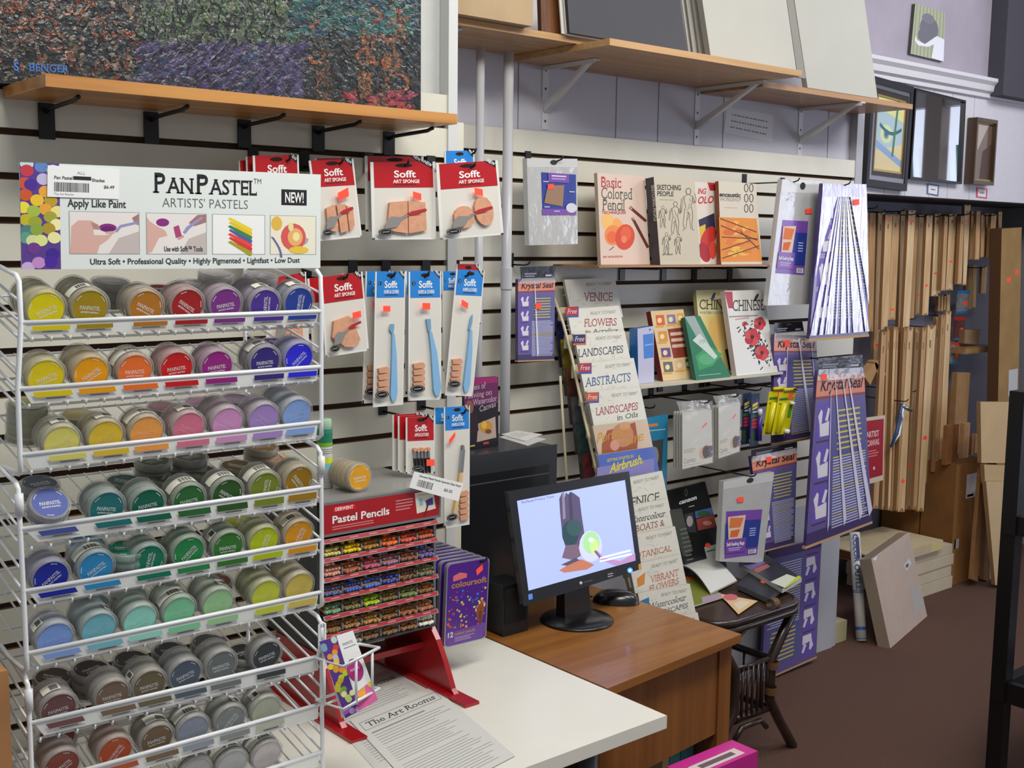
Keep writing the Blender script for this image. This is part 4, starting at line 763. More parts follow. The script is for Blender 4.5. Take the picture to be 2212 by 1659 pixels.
def d2(c):
    c.xt('SKETCHING',1419,410,1471,411,11,DK,'b'); c.xt('PEOPLE',1420,423,1455,424,10,DK,'b'); c.ln(.1,.255,.5,.27,1,C('9A907C'))
    L_=C('6A6052',r=.6); rr=random.Random(3)
    for cx,cy,s in ((1432,462,1),(1459,462,1.5),(1487,440,1.9),(1440,520,1),(1465,522,.9)):
        c.xe(cx,cy-14*s,3.2*s,4*s,L_,.0008); c.xe(cx,cy-14*s,2.2*s,3*s,C('CBC2AC'),.001)
        def pl(pts,w=1.2,s=s,cx=cx,cy=cy):
            for (x0,y0),(x1,y1) in zip(pts,pts[1:]): c.xs(cx+x0*s,cy+y0*s,cx+x1*s,cy+y1*s,w,L_,.001)
        for dx in (-1,1):
            pl([(dx*1.5,-10),(dx*5,-8),(dx*4.5,-2),(dx*3,3),(dx*4.5,8),(dx*5,15),(dx*(4 if dx>0 else 6),22),(dx*4.5,29),(dx*6.5,30.5)]); pl([(0,9),(dx*1.5,16),(dx*2,23),(dx*3,29)],1.0)
            pl([(dx*5,-8),(dx*8,-3+dx*2),(dx*9,2-dx*7),(dx*7,-2-dx*10)],1.1); pl([(dx*4.2,-6),(dx*6.5,-2+dx*2),(dx*7,1-dx*5)],.9)
        for k in range(5): pl([(rr.uniform(-3,3),-6+5*k),(rr.uniform(-3,3),-3+5*k+rr.uniform(0,3))],.8)
    c.xt('JEFF MELLEM',1431,551,1453,551,3,L_,'b')
    m0=c.p(0,.09,-.012)-V((.0006,0,0)); m1=c.p(0,.5,-.012)-V((.0006,0,0)); c.text('SKETCHING PEOPLE',m0,m1,(c.p(0,.09,-.003)-c.p(0,.09,-.016)),C('C8C4BC'),'b')
book([(1412,382),(1500,385),(1513,565),(1426,566)],2.445,.12,.036,C('C9BFA9',r=.45),C('3C3A40',r=.5),'beige sketching book with a dark spine and figure drawings',d2,zK)
def d3(c):
    c.xt('ING',1507,419,1526,419,12,C('C02430'),'bi'); c.xt('OLO',1508,440,1542,438,15,C('C02430'),'bi'); c.xp([(1528,394),(1545,395),(1545,412),(1534,412)],C('B02030')); c.xp([(1509,475),(1543,460),(1546,505),(1512,500)],C('2C2A44')); c.xp([(1511,490),(1524,484),(1524,520),(1513,524)],C('D8B838'),.0008); c.xe(1530,515,15,28,C('C8342C'),.001,rot=.4); c.xe(1522,545,12,22,C('A82430'),.0012,rot=-.3); c.xe(1540,540,8,20,C('D84A3A'),.0014)
book([(1499,392),(1548,396),(1556,565),(1510,566)],2.47,.12,.012,C('DCD2C6',r=.4),C('B8B0A4'),'red lettered painting book wedged between the sketching and encaustic books',d3,zK)
def d4(c):
    c.xp([(1553,469),(1634,472),(1646,565),(1557,566)],C('E08C34',r=.45),.0005); rr=random.Random(4)
    for k in range(26): x=rr.uniform(1574,1620); y=rr.uniform(481,553); c.xe(x,y,rr.uniform(6,14),rr.uniform(4,8),C(rr.choice(['E8A43C','E07A34','EAB848','D8682E'])),.0007+.00002*k,8)
    for q in ((1556,472,1634,501),(1557,487,1636,519),(1559,512,1637,516),(1560,558,1640,531),(1600,500,1639,538),(1559,540,1620,520)): c.xs(*q,2.2,C('6A3A2C'),.0016)
    c.xt('encaustic',1554,424,1600,426,9,DK,'k'); c.xt('WORKSHOP',1555,434,1601,435,8,C('A89C8C'),'b'); c.ln(.12,.31,.6,.325,1,C('B0A494'))
    for k in range(3):
        for j in range(2):
            t0=0
            for t in range(8): a=t*.8; c.xs(1612+11*j+4*math.cos(a),406+22*k+9*math.sin(a),1612+11*j+4*math.cos(a+.8),406+22*k+9*math.sin(a+.8),1.6,DK,.001)
book([(1552,391),(1633,397),(1646,565),(1558,565)],2.445,.12,.015,C('D5CBB9',r=.4),C('8A4A2C',r=.5),'encaustic book with an orange lower half at the end of the shelf',d4,zK)
# ------------------------------------------------------------------ lower book shelf
zL=1.186; yl=2.43; x0=PY(1384,838,yl).x; x1=PY(1692,796,yl).x
M().box((x0,yl,zL-.008),(x1,YR-.001,zL),C('D2CCB6',r=.5)).ob('book_shelf',label='cream shelf on the slatwall holding the two flower and brush painting books',cat='shelf')
for i,px in enumerate((1424,1514,1592)):
    x=PY(px,845,YR).x; e=thing('shelf_bracket',V((x,YR,1.1)),['near','middle','far'][i]+' black bracket under the cream book shelf','bracket','black brackets under the cream shelf')
    M().box((x-.012,YR-.006,zL-.06),(x+.012,YR-.0005,zL-.009),BLK).ob('wall_plate',e); M().tube([(x,YR-.006,zL-.016),(x,YR-.16,zL-.0135)],.004,BLK).ob('arm',e)
def e1(c): c.xp([(1389,723),(1411,720),(1412,772),(1391,775)],C('4A86D8')); c.xs(1393,746,1410,743,2,C('A8C8F0'),.0012); c.xe(1404,712,2,2,C('5A5A70'))
book([(1377,710),(1412,704),(1413,828),(1379,830)],2.47,.06,.035,C('C2C0DA',r=.4),C('1F6CB4',r=.35,coat=.3),'upright blue spined watercolour book at the near end of the cream shelf',e1,zL)
def e2(c):
    for (x,y,w_,h,hx) in ((1416,681,18,22,'D8602A'),(1440,680,18,20,'8A7A9A'),(1462,677,14,20,'D8A030'),(1421,716,19,22,'D8923A'),(1427,752,20,20,'6A4A8A'),(1432,782,20,22,'6A6A62'),(1458,779,20,20,'D8B890'),(1480,776,14,20,'4A6A3A')):
        c.xp([(x,y),(x+w_,y-1),(x+w_+3,y+h-1),(x+3,y+h)],C(hx),.0008); c.xp([(x,y+h+1),(x+w_,y+h),(x+w_,y+h+4),(x,y+h+5)],C('D8A040'),.0008); c.xe(x+w_*.5,y+h*.5,5,6,C('F0D8A0'),.001,8)
    c.xp([(1442,711),(1480,707),(1492,770),(1455,774)],C('8A3420'),.001)
    for k in range(3): c.xs(1448+2*k,722+13*k,1482+2*k,719+13*k,7,C('D8B8A0'),.0012)
book([(1405,672),(1476,668),(1500,812),(1432,820)],2.475,.26,.02,C('E0C494',r=.4,coat=.3),C('7A2A2A',r=.4),'orange and brown book with a grid of small pictures',e2,zL)
def e4(c):
    c.xt('CHIN',1511,668,1562,668,21,DK,'s'); c.xt('WATERCOLOR',1511,678,1562,678,5,C('6A6A5A'),'s'); c.xp([(1505,684),(1562,682),(1580,790),(1520,800)],C('E4CE84')); c.xe(1545,720,16,40,C('E8C070'),.0008); c.xe(1541,640,3,9,C('3A4A80'),.001,rot=.4); c.xs(1533,645,1545,643,1.5,C('3A4A80')); c.xp([(1566,755),(1580,752),(1586,800),(1575,800)],C('2A1E1C'),.001)
book([(1503,627),(1572,625),(1590,800),(1520,806)],2.49,.22,.015,C('DED6A2',r=.4),C('B0A878'),'pale yellow chinese painting book behind the green book',e4,zL)
def e3(c):
    c.xp([(1479,684),(1500,682),(1540,760),(1530,775),(1500,720)],C('9AAAA4'),.0006); c.xp([(1502,770),(1530,745),(1560,765),(1540,790),(1510,800)],C('3A9A5A'),.0007); c.xe(1527,776,18,12,C('58A878'),.0009); c.xp([(1496,735),(1512,720),(1550,770),(1544,776)],C('C8D4CC'),.001); c.xt('PER',1511,744,1525,741,9,WT,'b'); c.ln(.1,.93,.9,.95,1,C('A0C8B0'))
book([(1479,685),(1512,682),(1575,806),(1503,815)],2.435,.32,.018,C('2E7A5C',r=.35,coat=.3),C('255A48'),'green book with a white swirl leaning in front of the pale yellow book',e3,zL)
def e5(c):
    c.xt('CHINESE',1583,672,1651,670,24,DK,'s'); c.ln(.02,.30,.98,.33,1,C('8A8A84')); c.xs(1588,690,1618,686,3,C('D89A98')); c.xp([(1565,630),(1582,630),(1584,666),(1574,666)],C('B8485A')); c.xe(1634,642,3,9,C('3A3A3E'),.001,rot=.5); c.xs(1628,650,1642,649,1.5,DK)
    rr=random.Random(6)
    for k in range(120): t=rr.random(); x=1612+46*t+rr.uniform(-18,14); y=700+78*t+rr.uniform(-16,18); c.xs(x,y,x+rr.uniform(-7,7),y+rr.uniform(-6,9),rr.uniform(1.2,4),C(rr.choice(['2A2A30','34343A','3A4A40'])),.0008)
    for x,y,r in ((1641,699,13),(1625,728,17),(1646,762,15),(1608,700,5)):
        for k in range(5): a=k*1.257; c.xe(x+r*.5*math.cos(a),y+r*.55*math.sin(a),r*.55,r*.62,C(['C8323A','D84A4A','B82A34','D05050','C03840'][k]),.0010+.0001*k,10)
        c.xe(x,y,r*.25,r*.28,C('3A1A20'),.0018,8)
book([(1565,628),(1648,626),(1679,796),(1590,804)],2.435,.22,.02,C('E3E1DB',r=.35,coat=.3),C('C4B8B4'),'white chinese painting book with red poppies',e5,zL)
# ------------------------------------------------------------------ clear packs and film packs on the right slatwall
PLT=C('BDBDBB',r=.12,coat=.8,bump=.25,bs=22); FIL=film('D8D8D8',.34,.06,.35,16); BLUE2=C('263A92',r=.35,coat=.3); PUR2=C('7A4AA8',r=.35,coat=.3); PEACH=C('E0A088',r=.5)
def baglabel(c,kind,q):
    f=lambda u,v:[q[0][0]*(1-u)*(1-v)+q[1][0]*u*(1-v)+q[2][0]*u*v+q[3][0]*(1-u)*v, q[0][1]*(1-u)*(1-v)+q[1][1]*u*(1-v)+q[2][1]*u*v+q[3][1]*(1-u)*v]
    def R_(u0,v0,u1,v1,m,d=.0026): c.xp([f(u0,v0),f(u1,v0),f(u1,v1),f(u0,v1)],m,d)
    if kind==1:
        R_(0,0,1,1,BLUE2,.0022); R_(.2,.0,.8,.22,PUR2); R_(.3,.05,.72,.085,C('D8CCE8'),.003); R_(.3,.12,.7,.15,C('B8A0D8'),.003); c.xp([f(.18,.3),f(.66,.28),f(.6,.8),f(.06,.72)],C('9A7A62'),.0026); R_(0,.86,1,1,PUR2); c.xp([f(.86+.16*math.cos(t),.83+.12*math.sin(t)) for t in [k*.42 for k in range(15)]],C('D8D8E0'),.003); 
        for a in ((.05,.2),(.8,.42),(.06,.8),(.35,.9)): R_(a[0],a[1],a[0]+.16,a[1]+.025,C('C8C0E8'),.003)
    else:
        R_(0,0,1,1,PUR2,.0022); R_(.5,.22,1,.82,BLUE2); R_(0,.25,.2,.8,BLUE2) if kind==3 else None
        c.xp([f(.05,.12),f(.55,.1),f(.5,.6),f(.1,.62)],C('E8C8B0'),.0028); c.xp([f(.12,.14),f(.5,.16),f(.42,.36),(f(.1,.36))],C('E07A40'),.003); c.xp([f(.15,.42),f(.42,.4),f(.36,.56),f(.14,.56)],C('DC6A3A'),.003); R_(.02,.6,.62,.9,PUR2,.003)
        c.xt('Self-Sealing Bags' if kind==2 else 'Self-Sealing Bags',*f(.05,.74),*f(.58,.74),7,WT,'b',.0034)
        for k in range(4): R_(.7,.4+.05*k,.88,.42+.05*k,C('B8C0E8'),.003)
        R_(.1,.79,.5,.81,C('C8B0E0'),.0034); R_(.12,.83,.45,.85,C('C8B0E0'),.0034); R_(.72,.88,.96,.97,C('E0E0E4'),.003)
        for k in range(6): R_(.75+.03*k,.89,.762+.03*k,.96,INK,.0034)
def clear(q,Y,n,label,lq,kind,stk,hdr=None,mat=None):
    sf=SY(Y); q3=[sf(*p) for p in q]; e=thing('clear_bag_pack',(q3[2]+q3[3])/2,label,'bag pack')
    c=Card(q3,.003+.004*n,mat or PLT,C('C4C4C2',r=.15,coat=.6)); c.ob('hanging_pouches',e)
    h=Card([c.p(0,0,.001),c.p(1,0,.001),c.p(1,.10,.001),c.p(0,.10,.001)],.0006,C('CECECC',r=.2,coat=.5)); h.el(.52,.45,.07,.3,C('2A2A2A')); h.ob('hanging_strip',e)
    l=Card([c.P(*p,.0016) for p in lq],.0004,BLUE2); l.v=[];l.f=[];l.mi=[];l.sm=[]; baglabel(c2:=Card(q3,None,None),kind,lq); c2.xp([(stk[0]-7,stk[1]-5),(stk[0]+6,stk[1]-6),(stk[0]+7,stk[1]+5),(stk[0]-6,stk[1]+6)],ORG_T,.004); c2.ob('printed_label',e); return e
clear([(1138,342),(1247,343),(1248,527),(1143,530)],2.50,4,'pack of clear bags with a blue and purple card beside the grey pipe',[(1169,372),(1244,377),(1245,464),(1172,464)],1,(1190,403))
hook(1211,344,YR,2.485,'black hook through the clear bag pack beside the grey pipe')
clear([(1690,387),(1775,392),(1754,657),(1658,660)],2.42,4,'long clear self sealing bag pack hanging between the encaustic book and the silver pack',[(1691,475),(1746,478),(1737,594),(1675,590)],2,(1747,456))
hook(1722,390,YR,2.405,'black hook through the long clear bag pack')
clear([(1563,1040),(1672,1020),(1648,1216),(1555,1213)],2.38,4,'clear self sealing bag pack hanging above the rattan table',[(1569,1105),(1647,1100),(1635,1197),(1565,1207)],3,(1600,1079))
hook(1628,1028,YR,2.365,'black hook through the clear bag pack above the rattan table')
FOIL=C('E4E2F6',r=.22,m=.35,coat=.8,bump=.5,bs=7,streak=(8,8,.9)); KP=C('6A5C98',r=.3,coat=.6,bump=.05,bs=9); KP2=C('5C6096',r=.3,coat=.6); KD=C('46386A',r=.3,coat=.5); SAL=C('E08A6C',r=.35,coat=.4); TANB=C('C29A70',r=.7); YT=C('D8C45A',r=.5); LW=C('C8C6E2',r=.5); HW=C('E0DDE4',r=.5)
def krystal(q,Y,label,hdr,foil=False,stk=None,flip=False,streaks=(),script=True,pics=4):
    sf=SY(Y); q3=[sf(*p) for p in q]; e=thing('film_pack',(q3[2]+q3[3])/2,label,'film pack'); c=Card(q3,.012,KP,KD)
    f=(lambda u,v:(1-u,1-v)) if flip else (lambda u,v:(u,v))
    def rc(u0,v0,u1,v1,m,d=.0006): a,b=f(u0,v0),f(u1,v1); c.rc(min(a[0],b[0]),min(a[1],b[1]),max(a[0],b[0]),max(a[1],b[1]),m,d)
    t=.16 if script else .02
    rc(.34,t+.06,.97,.93,KP2); rc(0,.93,1,1,KD,.0007)
    for k in range(pics):
        v0=t+.03+(.88-t)*k/pics; vv=(.88-t)/pics; rc(.05,v0,.3,v0+vv*.86,C('6A54B0',r=.4)); 
        P_=lambda u,v:f(u,v0+vv*v)
        c.pg([P_(.07,.3),P_(.12,.14),P_(.15,.2),P_(.14,.5),P_(.28,.45),P_(.28,.8),P_(.12,.8),P_(.1,.5)],HW,.001); c.pg([P_(.2,.42),P_(.25,.12),P_(.29,.16),P_(.25,.46)],HW,.001); rc(.06,v0+vv*.9,.28,v0+vv*.94,KD,.001)
    random.seed(len(label))
    for k in range(8): v=t+.08+.033*k; rc(.42+.03*random.random(),v,.9-.05*random.random(),v+.011,YT,.001)
    n=26
    for k in range(n): v=t+.36+(.52-t*.5)*k/n; rc(.37,v,.95-.06*(random.random()<.3),v+.0075,LW if random.random()<.92 else YT,.001)
    if script:
        rc(.0,.03,1,.15,SAL,.0008); u0,u1=(.08,.96); 
        a,b=c.p(u0,.118,.0012),c.p(u1,.118,.0012); c.text('Krystal Seal',a,b,c.p(u0,.052,.0012)-c.p(u0,.118,.0012),C('2A2030'),'bi'); rc(0,.15,1,.165,C('8A4A4A'),.0009)
    c.ob('printed_card',e)
    m=M(); m.hexa([c.p(-.01,1,.001),c.p(1.01,1,.001),c.p(1.01,1.016,.001),c.p(-.01,1.016,.001)],[c.p(-.01,1,-.013),c.p(1.01,1,-.013),c.p(1.01,1.016,-.013),c.p(-.01,1.016,-.013)],TANB); m.ob('board_edge',e)
    if foil:
        m=M(); rr=random.Random(3); K=9
        for k,(u1,u2) in enumerate(((0,.1),(.14,.2),(.24,.36),(.40,.43),(.5,.60),(.63,.66),(.72,.9),(.93,1.0))):
            u0=.36+.03*k; dd=.003+.001*(k%2)
            m.poly([c.p(u0+.001,.08,dd),c.p(u0+.012,.08,dd),c.p(u2,.98,dd),c.p(u1,.98,dd)],FOIL)
        m.poly([c.p(0,0,.003),c.p(1,0,.003),c.p(1,.085,.0045),c.p(0,.085,.0045)],FOIL); m.poly([c.p(0,.085,.0045),c.p(.33,.085,.0045),c.p(.08,.4,.0045),c.p(0,.6,.0045)],FOIL); m.poly([c.p(.62,.085,.0045),c.p(1,.085,.0045),c.p(1,.8,.0045),c.p(.92,.6,.0045)],FOIL); m.ob('foil_sheen',e)
    m=M(); K=10
    for u0,u1,w_ in streaks: m.poly([c.p(u0,.03,.003),c.p(u0+w_*.3,.03,.003),c.p(u1+w_,.92,.003),c.p(u1,.96,.003)],C('E6E2FA',r=.1,coat=1))  # pale streaks put the film's gloss highlights into the colour
    if streaks: m.ob('gloss_streak',e)
    if hdr:
        h=cpx(hdr,S(q3[0]+c.n*.001,c.n),.001,C('15141A',r=.3,coat=.6,bump=.15,bs=30)); h.rc(.1,.5,.45,.62,C('8A8A98')); h.rc(.1,.7,.4,.8,C('8A8A98')); h.rc(.72,.66,.9,.8,C('B8B8C8')); h.el(.5,.2,.1,.1,C('3A3A3A'),.001)
        h.ob('hanging_header',e)
        m=M(); m.poly([h.p(.02,.9,.002),h.p(.98,.9,.002),c.p(1,.06,.004),c.p(0,.06,.004)],FIL); m.ob('clear_sleeve',e)
    if stk: c3=Card(q3,None,None); c3.xp([(stk[0]-6,stk[1]-6),(stk[0]+6,stk[1]-7),(stk[0]+6,stk[1]+5),(stk[0]-5,stk[1]+7)],ORG_T,.009 if foil else .0045); c3.ob('price_sticker',e)
    return e
krystal([(1119,603),(1199,600),(1197,776),(1119,779)],2.52,'small purple film pack with a black header beside the grey pipe',[(1124,577),(1200,574),(1198,602),(1126,604)],stk=(1163,661),streaks=((.42,.5,.05),))
hook(1140,570,YR,2.55,'black hook above the small purple film pack')
krystal([(1776,396),(1870,398),(1876,722),(1748,732)],2.37,'long silver foil film pack hanging at the end of the slatwall',None,foil=True,stk=(1850,437),script=False)
hook(1832,397,YR,2.352,'black hook through the silver foil film pack')
krystal([(1672,722),(1763,726),(1772,938),(1671,957)],2.44,'purple film pack with an orange band beside the poppy book',[(1673,698),(1733,694),(1737,716),(1672,722)],stk=(1700,742),streaks=((.3,.2,.03),(.55,.75,.07),(.85,.95,.03)))
hook(1711,700,YR,2.47,'black hook above the purple pack beside the poppy book')
krystal([(1622,986),(1722,966),(1716,1172),(1648,1190)],2.41,'purple film pack hanging behind the clear bag pack',[(1623,972),(1722,954),(1722,968),(1623,988)],stk=(1661,993))
hook(1660,962,YR,2.44,'black hook above the purple pack behind the clear bags')
krystal([(1766,800),(1866,795),(1883,1126),(1741,1180)],2.33,'largest purple film pack with three hand pictures near the stretcher bars',[(1767,774),(1863,766),(1865,796),(1766,801)],stk=(1780,815),streaks=((.35,.55,.04),(.5,.8,.05),(.62,.95,.06),(.28,.3,.02)),pics=3)
hook(1793,775,YR,2.36,'black hook above the largest purple film pack')
e=krystal([(1660,1190),(1775,1163),(1763,1418),(1645,1470)],2.56,'long purple film pack upside down on the floor behind the rattan table',None,flip=True,script=False)
def ac(c):
    c.rc(.06,.05,.94,.92,C('A8182A',r=.3,coat=.4)); c.tx('ARTIST',-.02+.08,.30,.72,.085,C('E8C8C4'),'b'); c.tx('CANVAS',.08,.43,.72,.085,C('E8C8C4'),'b'); c.ln(.1,.5,.7,.62,3,C('D0787A')); c.el(.4,.78,.06,.03,C('E0C0C0')); c.rc(.3,.8,.5,.82,C('E0C0C0'))
sf=SY(2.66); c=cpx([(1866,903),(1912,897),(1908,1037),(1876,1046)],sf,.004,C('D2C4AC',r=.4)); ac(c); c.ob('hanging_sign_card',label='red artist canvas card hanging among the stretcher bars',cat='card')
# canvas packs and paint packs
def canvaspack(q,Y,n,label,stk,wd):
    sf=SY(Y); q3=[sf(*p) for p in q]; e=thing('canvas_pack',(q3[2]+q3[3])/2,label,'canvas pack')
    for k in range(n):
        c=Card([p+V((0,.011*k,0)) for p in q3],.0055,C('DEDCD4',r=.5,n=.02,ns=90),C('B4B2A8'))
        if k==0:
            c.rc(0,.63,1,1,C('E4E0D2',r=.4)); c.ln(.05,.66,.45,.74,4,C('A8A498')); c.tx(wd,.04,.915,.42,.09,C('8A867C'),'s'); c.ln(.04,.95,.8,.97,1,C('A8A498'))
            for u,v,a,b,h in ((.72,.78,.16,.12,'E2B490'),(.80,.77,.14,.12,'B8343C'),(.92,.73,.10,.06,'3A3A8A'),(.93,.84,.08,.05,'4A4A98'),(.82,.86,.12,.04,'C87848')): c.el(u,v,a,b,C(h),.001+.0001*len(h))
            c.pg([(stk[0]-.1,stk[1]+.03),(stk[0]+.06,stk[1]-.045),(stk[0]+.1,stk[1]-.02),(stk[0]-.06,stk[1]+.05)],ORG_T,.0012)
        c.ob('canvas_panel',e)
    b=Card(q3,None,None); m=M(); m.poly([b.p(-.04,-.19,.003),b.p(1.02,-.17,.003),b.p(1.02,1.01,.003),b.p(-.03,1.01,.003)],film('E8E8E8',.10,.05,.5,14)); m.poly([b.p(-.04,-.19,-.02),b.p(1.02,-.17,-.02),b.p(1.02,.03,.002),b.p(-.03,.03,.002)],film('D8D8D8',.22,.05,.6,20)); m.ob('hanging_bag',e); return e
canvaspack([(1474,892),(1537,885),(1539,999),(1474,1013)],2.40,4,'larger pack of small white canvas panels under the cream shelf',(.75,.27),'Canvas')
hook(1528,869,YR,2.385,'black hook through the larger canvas panel pack')
canvaspack([(1552,878),(1599,870),(1597,975),(1552,990)],2.42,3,'smaller pack of white canvas panels beside the paint tube cards',(.72,.25),'Canvas')
hook(1590,856,YR,2.405,'black hook through the smaller canvas panel pack')
def tubepack(q,Y,label,y=False,k=0):
    sf=SY(Y); q3=[sf(*p) for p in q]; e=thing('paint_pack' if not y else 'glue_pack',(q3[2]+q3[3])/2,label,'blister pack')
    if y:
        c=Card(q3,.002,C('D8CC10',r=.35,coat=.4)); c.rc(.05,.13,.95,.2,C('7A9A20')); c.rc(.6,.03,.85,.17,ORG_T,.001); c.rc(.1,.26,.5,.29,C('3A7A34')); c.rc(.72,.33,.93,.62,C('4A9A34'),.0008); c.rc(.1,.155,.55,.19,C('3A6A2A'),.001); c.ob('hanging_card',e)
        m=M(); m.tube([c.p(.3,.25,.008),c.p(.22,.95,.008)],.010,C('E0D414',r=.3,coat=.4),n=12); m.ob('tube',e); m=M(); m.tube([c.p(.8,.24,.008),c.p(.78,.30,.008)],.009,WT,n=10); m.tube([c.p(.75,.88,.008),c.p(.74,.97,.008)],.010,WT,n=10); m.ob('cap',e)
        m=M(); m.tube([c.p(.2,-.06,.003),c.p(1.0,-.05,.003)],.006,C('D8CC10',r=.4),n=8); m.ob('hanging_clip',e)
    else:
        c=Card(q3,.002,C('1E2A50',r=.35,coat=.5)); c.rc(0,.0,1,.12,C('1A3A4A')); c.pg([(.15,.2),(.8,.16),(.8,.22),(.15,.26)],YT); c.pg([(.15,.28),(.8,.24),(.8,.27),(.15,.31)],YT); c.rc(0,.4,1,.45,C('2A6A3A'))
        for j in range(3): c.el(.5,.5+.065*j,.42,.027,C('B8303A'),.001)
        c.rc(.1,.72,.5,.95,C('2A4A1E')); c.rc(.2,.335,.85,.36,C('C8CCD8'),.001); c.rc(.5,.1,.8,.16,C('3A3A8A'),.0007); c.ob('hanging_card',e)
        m=M(); m.tube([c.p(.9,.3,.006),c.p(.95,.42,.006)],.008,C('D8D8E4',r=.3),n=10); m.tube([c.p(.95,.42,.006),c.p(.9,.9,.006)],.009,C('3A2A80',r=.3),n=10); m.ob('tube',e)
tubepack([(1607,849),(1623,847),(1618,958),(1602,961)],2.44,'dark blue paint tube card, rear of the pair beside the yellow packs')
tubepack([(1624,851),(1641,849),(1638,962),(1620,966)],2.42,'dark blue paint tube card, front of the pair beside the yellow packs')
hook(1640,842,YR,2.405,'black hook carrying the dark blue paint cards')
tubepack([(1662,846),(1694,843),(1676,936),(1648,939)],2.43,'yellow glue tube pack, rear of the pair',True)
tubepack([(1684,848),(1719,845),(1704,937),(1667,940)],2.41,'yellow glue tube pack, front of the pair',True)
hook(1718,840,YR,2.395,'black hook carrying the yellow glue packs')
c=cpx([(1382,905),(1443,895),(1440,1075),(1404,1095)],SY(2.47),.004,C('2E8CB4',r=.35,coat=.3)); c.xp([(1398,955),(1433,948),(1430,1018),(1400,1020)],C('4A4A4C')); c.xe(1415,985,8,20,C('9A9A98'),.0009); c.xe(1408,1010,7,9,C('6A6A6A'),.001); c.xp([(1431,1035),(1437,1035),(1434,1075),(1430,1075)],C('D86A3A'),.001); c.xs(1400,920,1421,917,6,C('E08A48'),.001); c.xs(1400,931,1438,927,2,C('B8D8E4')); c.ob('hanging_pad',label='blue art pad in a clear sleeve hanging behind the ready to paint books',cat='pad')
hook(1410,880,YR,2.45,'black hook above the blue art pad')
# ------------------------------------------------------------------ desk with computer
DKW=wood('99642A','875322',sc=2.0,r=.38,coat=.25); DKF=wood('8E5826','7A481C',ax='z',sc=2.0,r=.42,coat=.15)
fl,fr_,br,bl=V((1.661,1.655,ZT)),V((2.155,1.699,ZT)),V((2.132,2.60,ZT)),V((1.661,2.60,ZT))
dk=thing('wooden_desk',V((1.9,2.1,0)),'brown wooden desk with the computer, beyond the white table','desk')
dn=lambda p,z:V((p.x,p.y,z))
m=M(); m.hexa([dn(p,ZT) for p in (fl,fr_,br,bl)],[dn(p,ZT-.021) for p in (fl,fr_,br,bl)],DKW); m.ob('desk_top',dk,bevel=.002)
zpan=PY(1540,1578,1.745).z
ins=V((0,.03,0)); a_=fl+ins; b_=fr_+ins+V((-.046,0,0))
m=M(); m.hexa([dn(a_,zpan),dn(b_,zpan),dn(b_,ZT-.0215),dn(a_,ZT-.0215)],[dn(p+V((0,.016,0)),z) for p,z in ((a_,zpan),(b_,zpan),(b_,ZT-.0215),(a_,ZT-.0215))],DKF); m.ob('front_panel',dk)
for p,dx in ((fr_+V((-.026,.045,0)),.022),(fr_+V((-.045,.86,0)),.022),(fl+V((.03,.86,0)),.02),(fl+V((.03,.05,0)),.02)):
    m=M(); m.box((p.x-dx,p.y-.02,.001),(p.x+dx,p.y+.02,ZT-.0215),DKF); m.ob('leg',dk,bevel=.0015)
m=M(); p=fr_+V((-.028,.067,0)); m.box((p.x-.008,p.y,.12),(p.x+.008,p.y+.75,ZT-.022),DKF); m.ob('side_panel',dk)
def stand(name,px0,px1,py,Y,z0,dep,mat,label,cat,draw=None,par=None,bev=.002):
    a=PY(px0,py,Y); b=PY(px1,py,Y); c=Card([V((a.x,Y,a.z)),V((b.x,Y,a.z)),V((b.x,Y,z0)),V((a.x,Y,z0))],dep,mat,mat)
    if draw: draw(c)
    return c.ob(name,par,label,cat,bevel=bev)
# under the desk
pm=PY(1637,1622,1.45); pl=PY(1532,1660,1.45); MG=C('C8228C',r=.4,coat=.3)
m=M(); m.box((pl.x-.05,1.45,.001),(pm.x,1.52,pm.z),MG); m.box((pl.x-.02,1.46,pm.z),(pm.x-.03,1.49,pm.z+.0006),C('D8C8C8')); m.box((pl.x,1.468,pm.z+.0006),(pm.x-.05,1.482,pm.z+.001),C('6A5A60')); m.ob('magenta_box',label='magenta box on the floor in front of the desk corner',cat='box',bevel=.002)
for i,(x0,x1,y,h) in enumerate(((1432,1446,1626,'C8B88A'),(1448,1470,1612,'5AA0A4'),(1472,1499,1604,'4A949A'))):
    stand('storage_binder',x0,x1,y,1.80,.001,.20,C(h,r=.5),['cream','middle pale teal','darker teal'][i]+' binder standing on the floor beneath the desk panel','binder',lambda c:c.rc(.1,.12,.9,.2,C('E0E0D4')))
# computer tower (large dark box) with papers and a dvd case on it
TWF=2.23; zt_=PY(1140,968,TWF).z; xr=PY(1203,1000,TWF).x; TD=C('303134',r=.32,coat=.25)
tw=thing('computer_tower',V((1.85,2.35,ZT)),'large dark grey computer case behind the monitor','computer')
m=M(); m.box((xr-.42,TWF,ZT+.001),(xr,2.50,zt_),TD); m.ob('case',tw,bevel=.018)
m=M(); m.box((xr-.40,TWF-.003,ZT+.03),(xr-.03,TWF-.0002,zt_-.05),C('1E1F22',r=.25,coat=.4)); m.box((xr-.40,TWF-.0036,zt_-.075),(xr-.03,TWF-.003,zt_-.072),C('4A4B50')); m.ob('front_door',tw,bevel=.004)
zz=zt_+.0006; 
for i,(q,h,lb) in enumerate([([(1078,944),(1112,935),(1180,948),(1140,963)],'C9C8C4','lower white leaflet lying on the dark computer case'),([(1082,938),(1118,930),(1172,938),(1136,953)],'D8D7D2','upper white leaflet lying on the dark computer case')]):
    z=zz+.0015*i; pts=[PZ(x,y,z) for x,y in q]; c=Card(pts,.0013,C(h,r=.5),C('A0A09C')); c.ln(.15,.2,.85,.7,4,C('B0AFAA'),.3); c.ob('leaflet',label=lb,cat='leaflet')
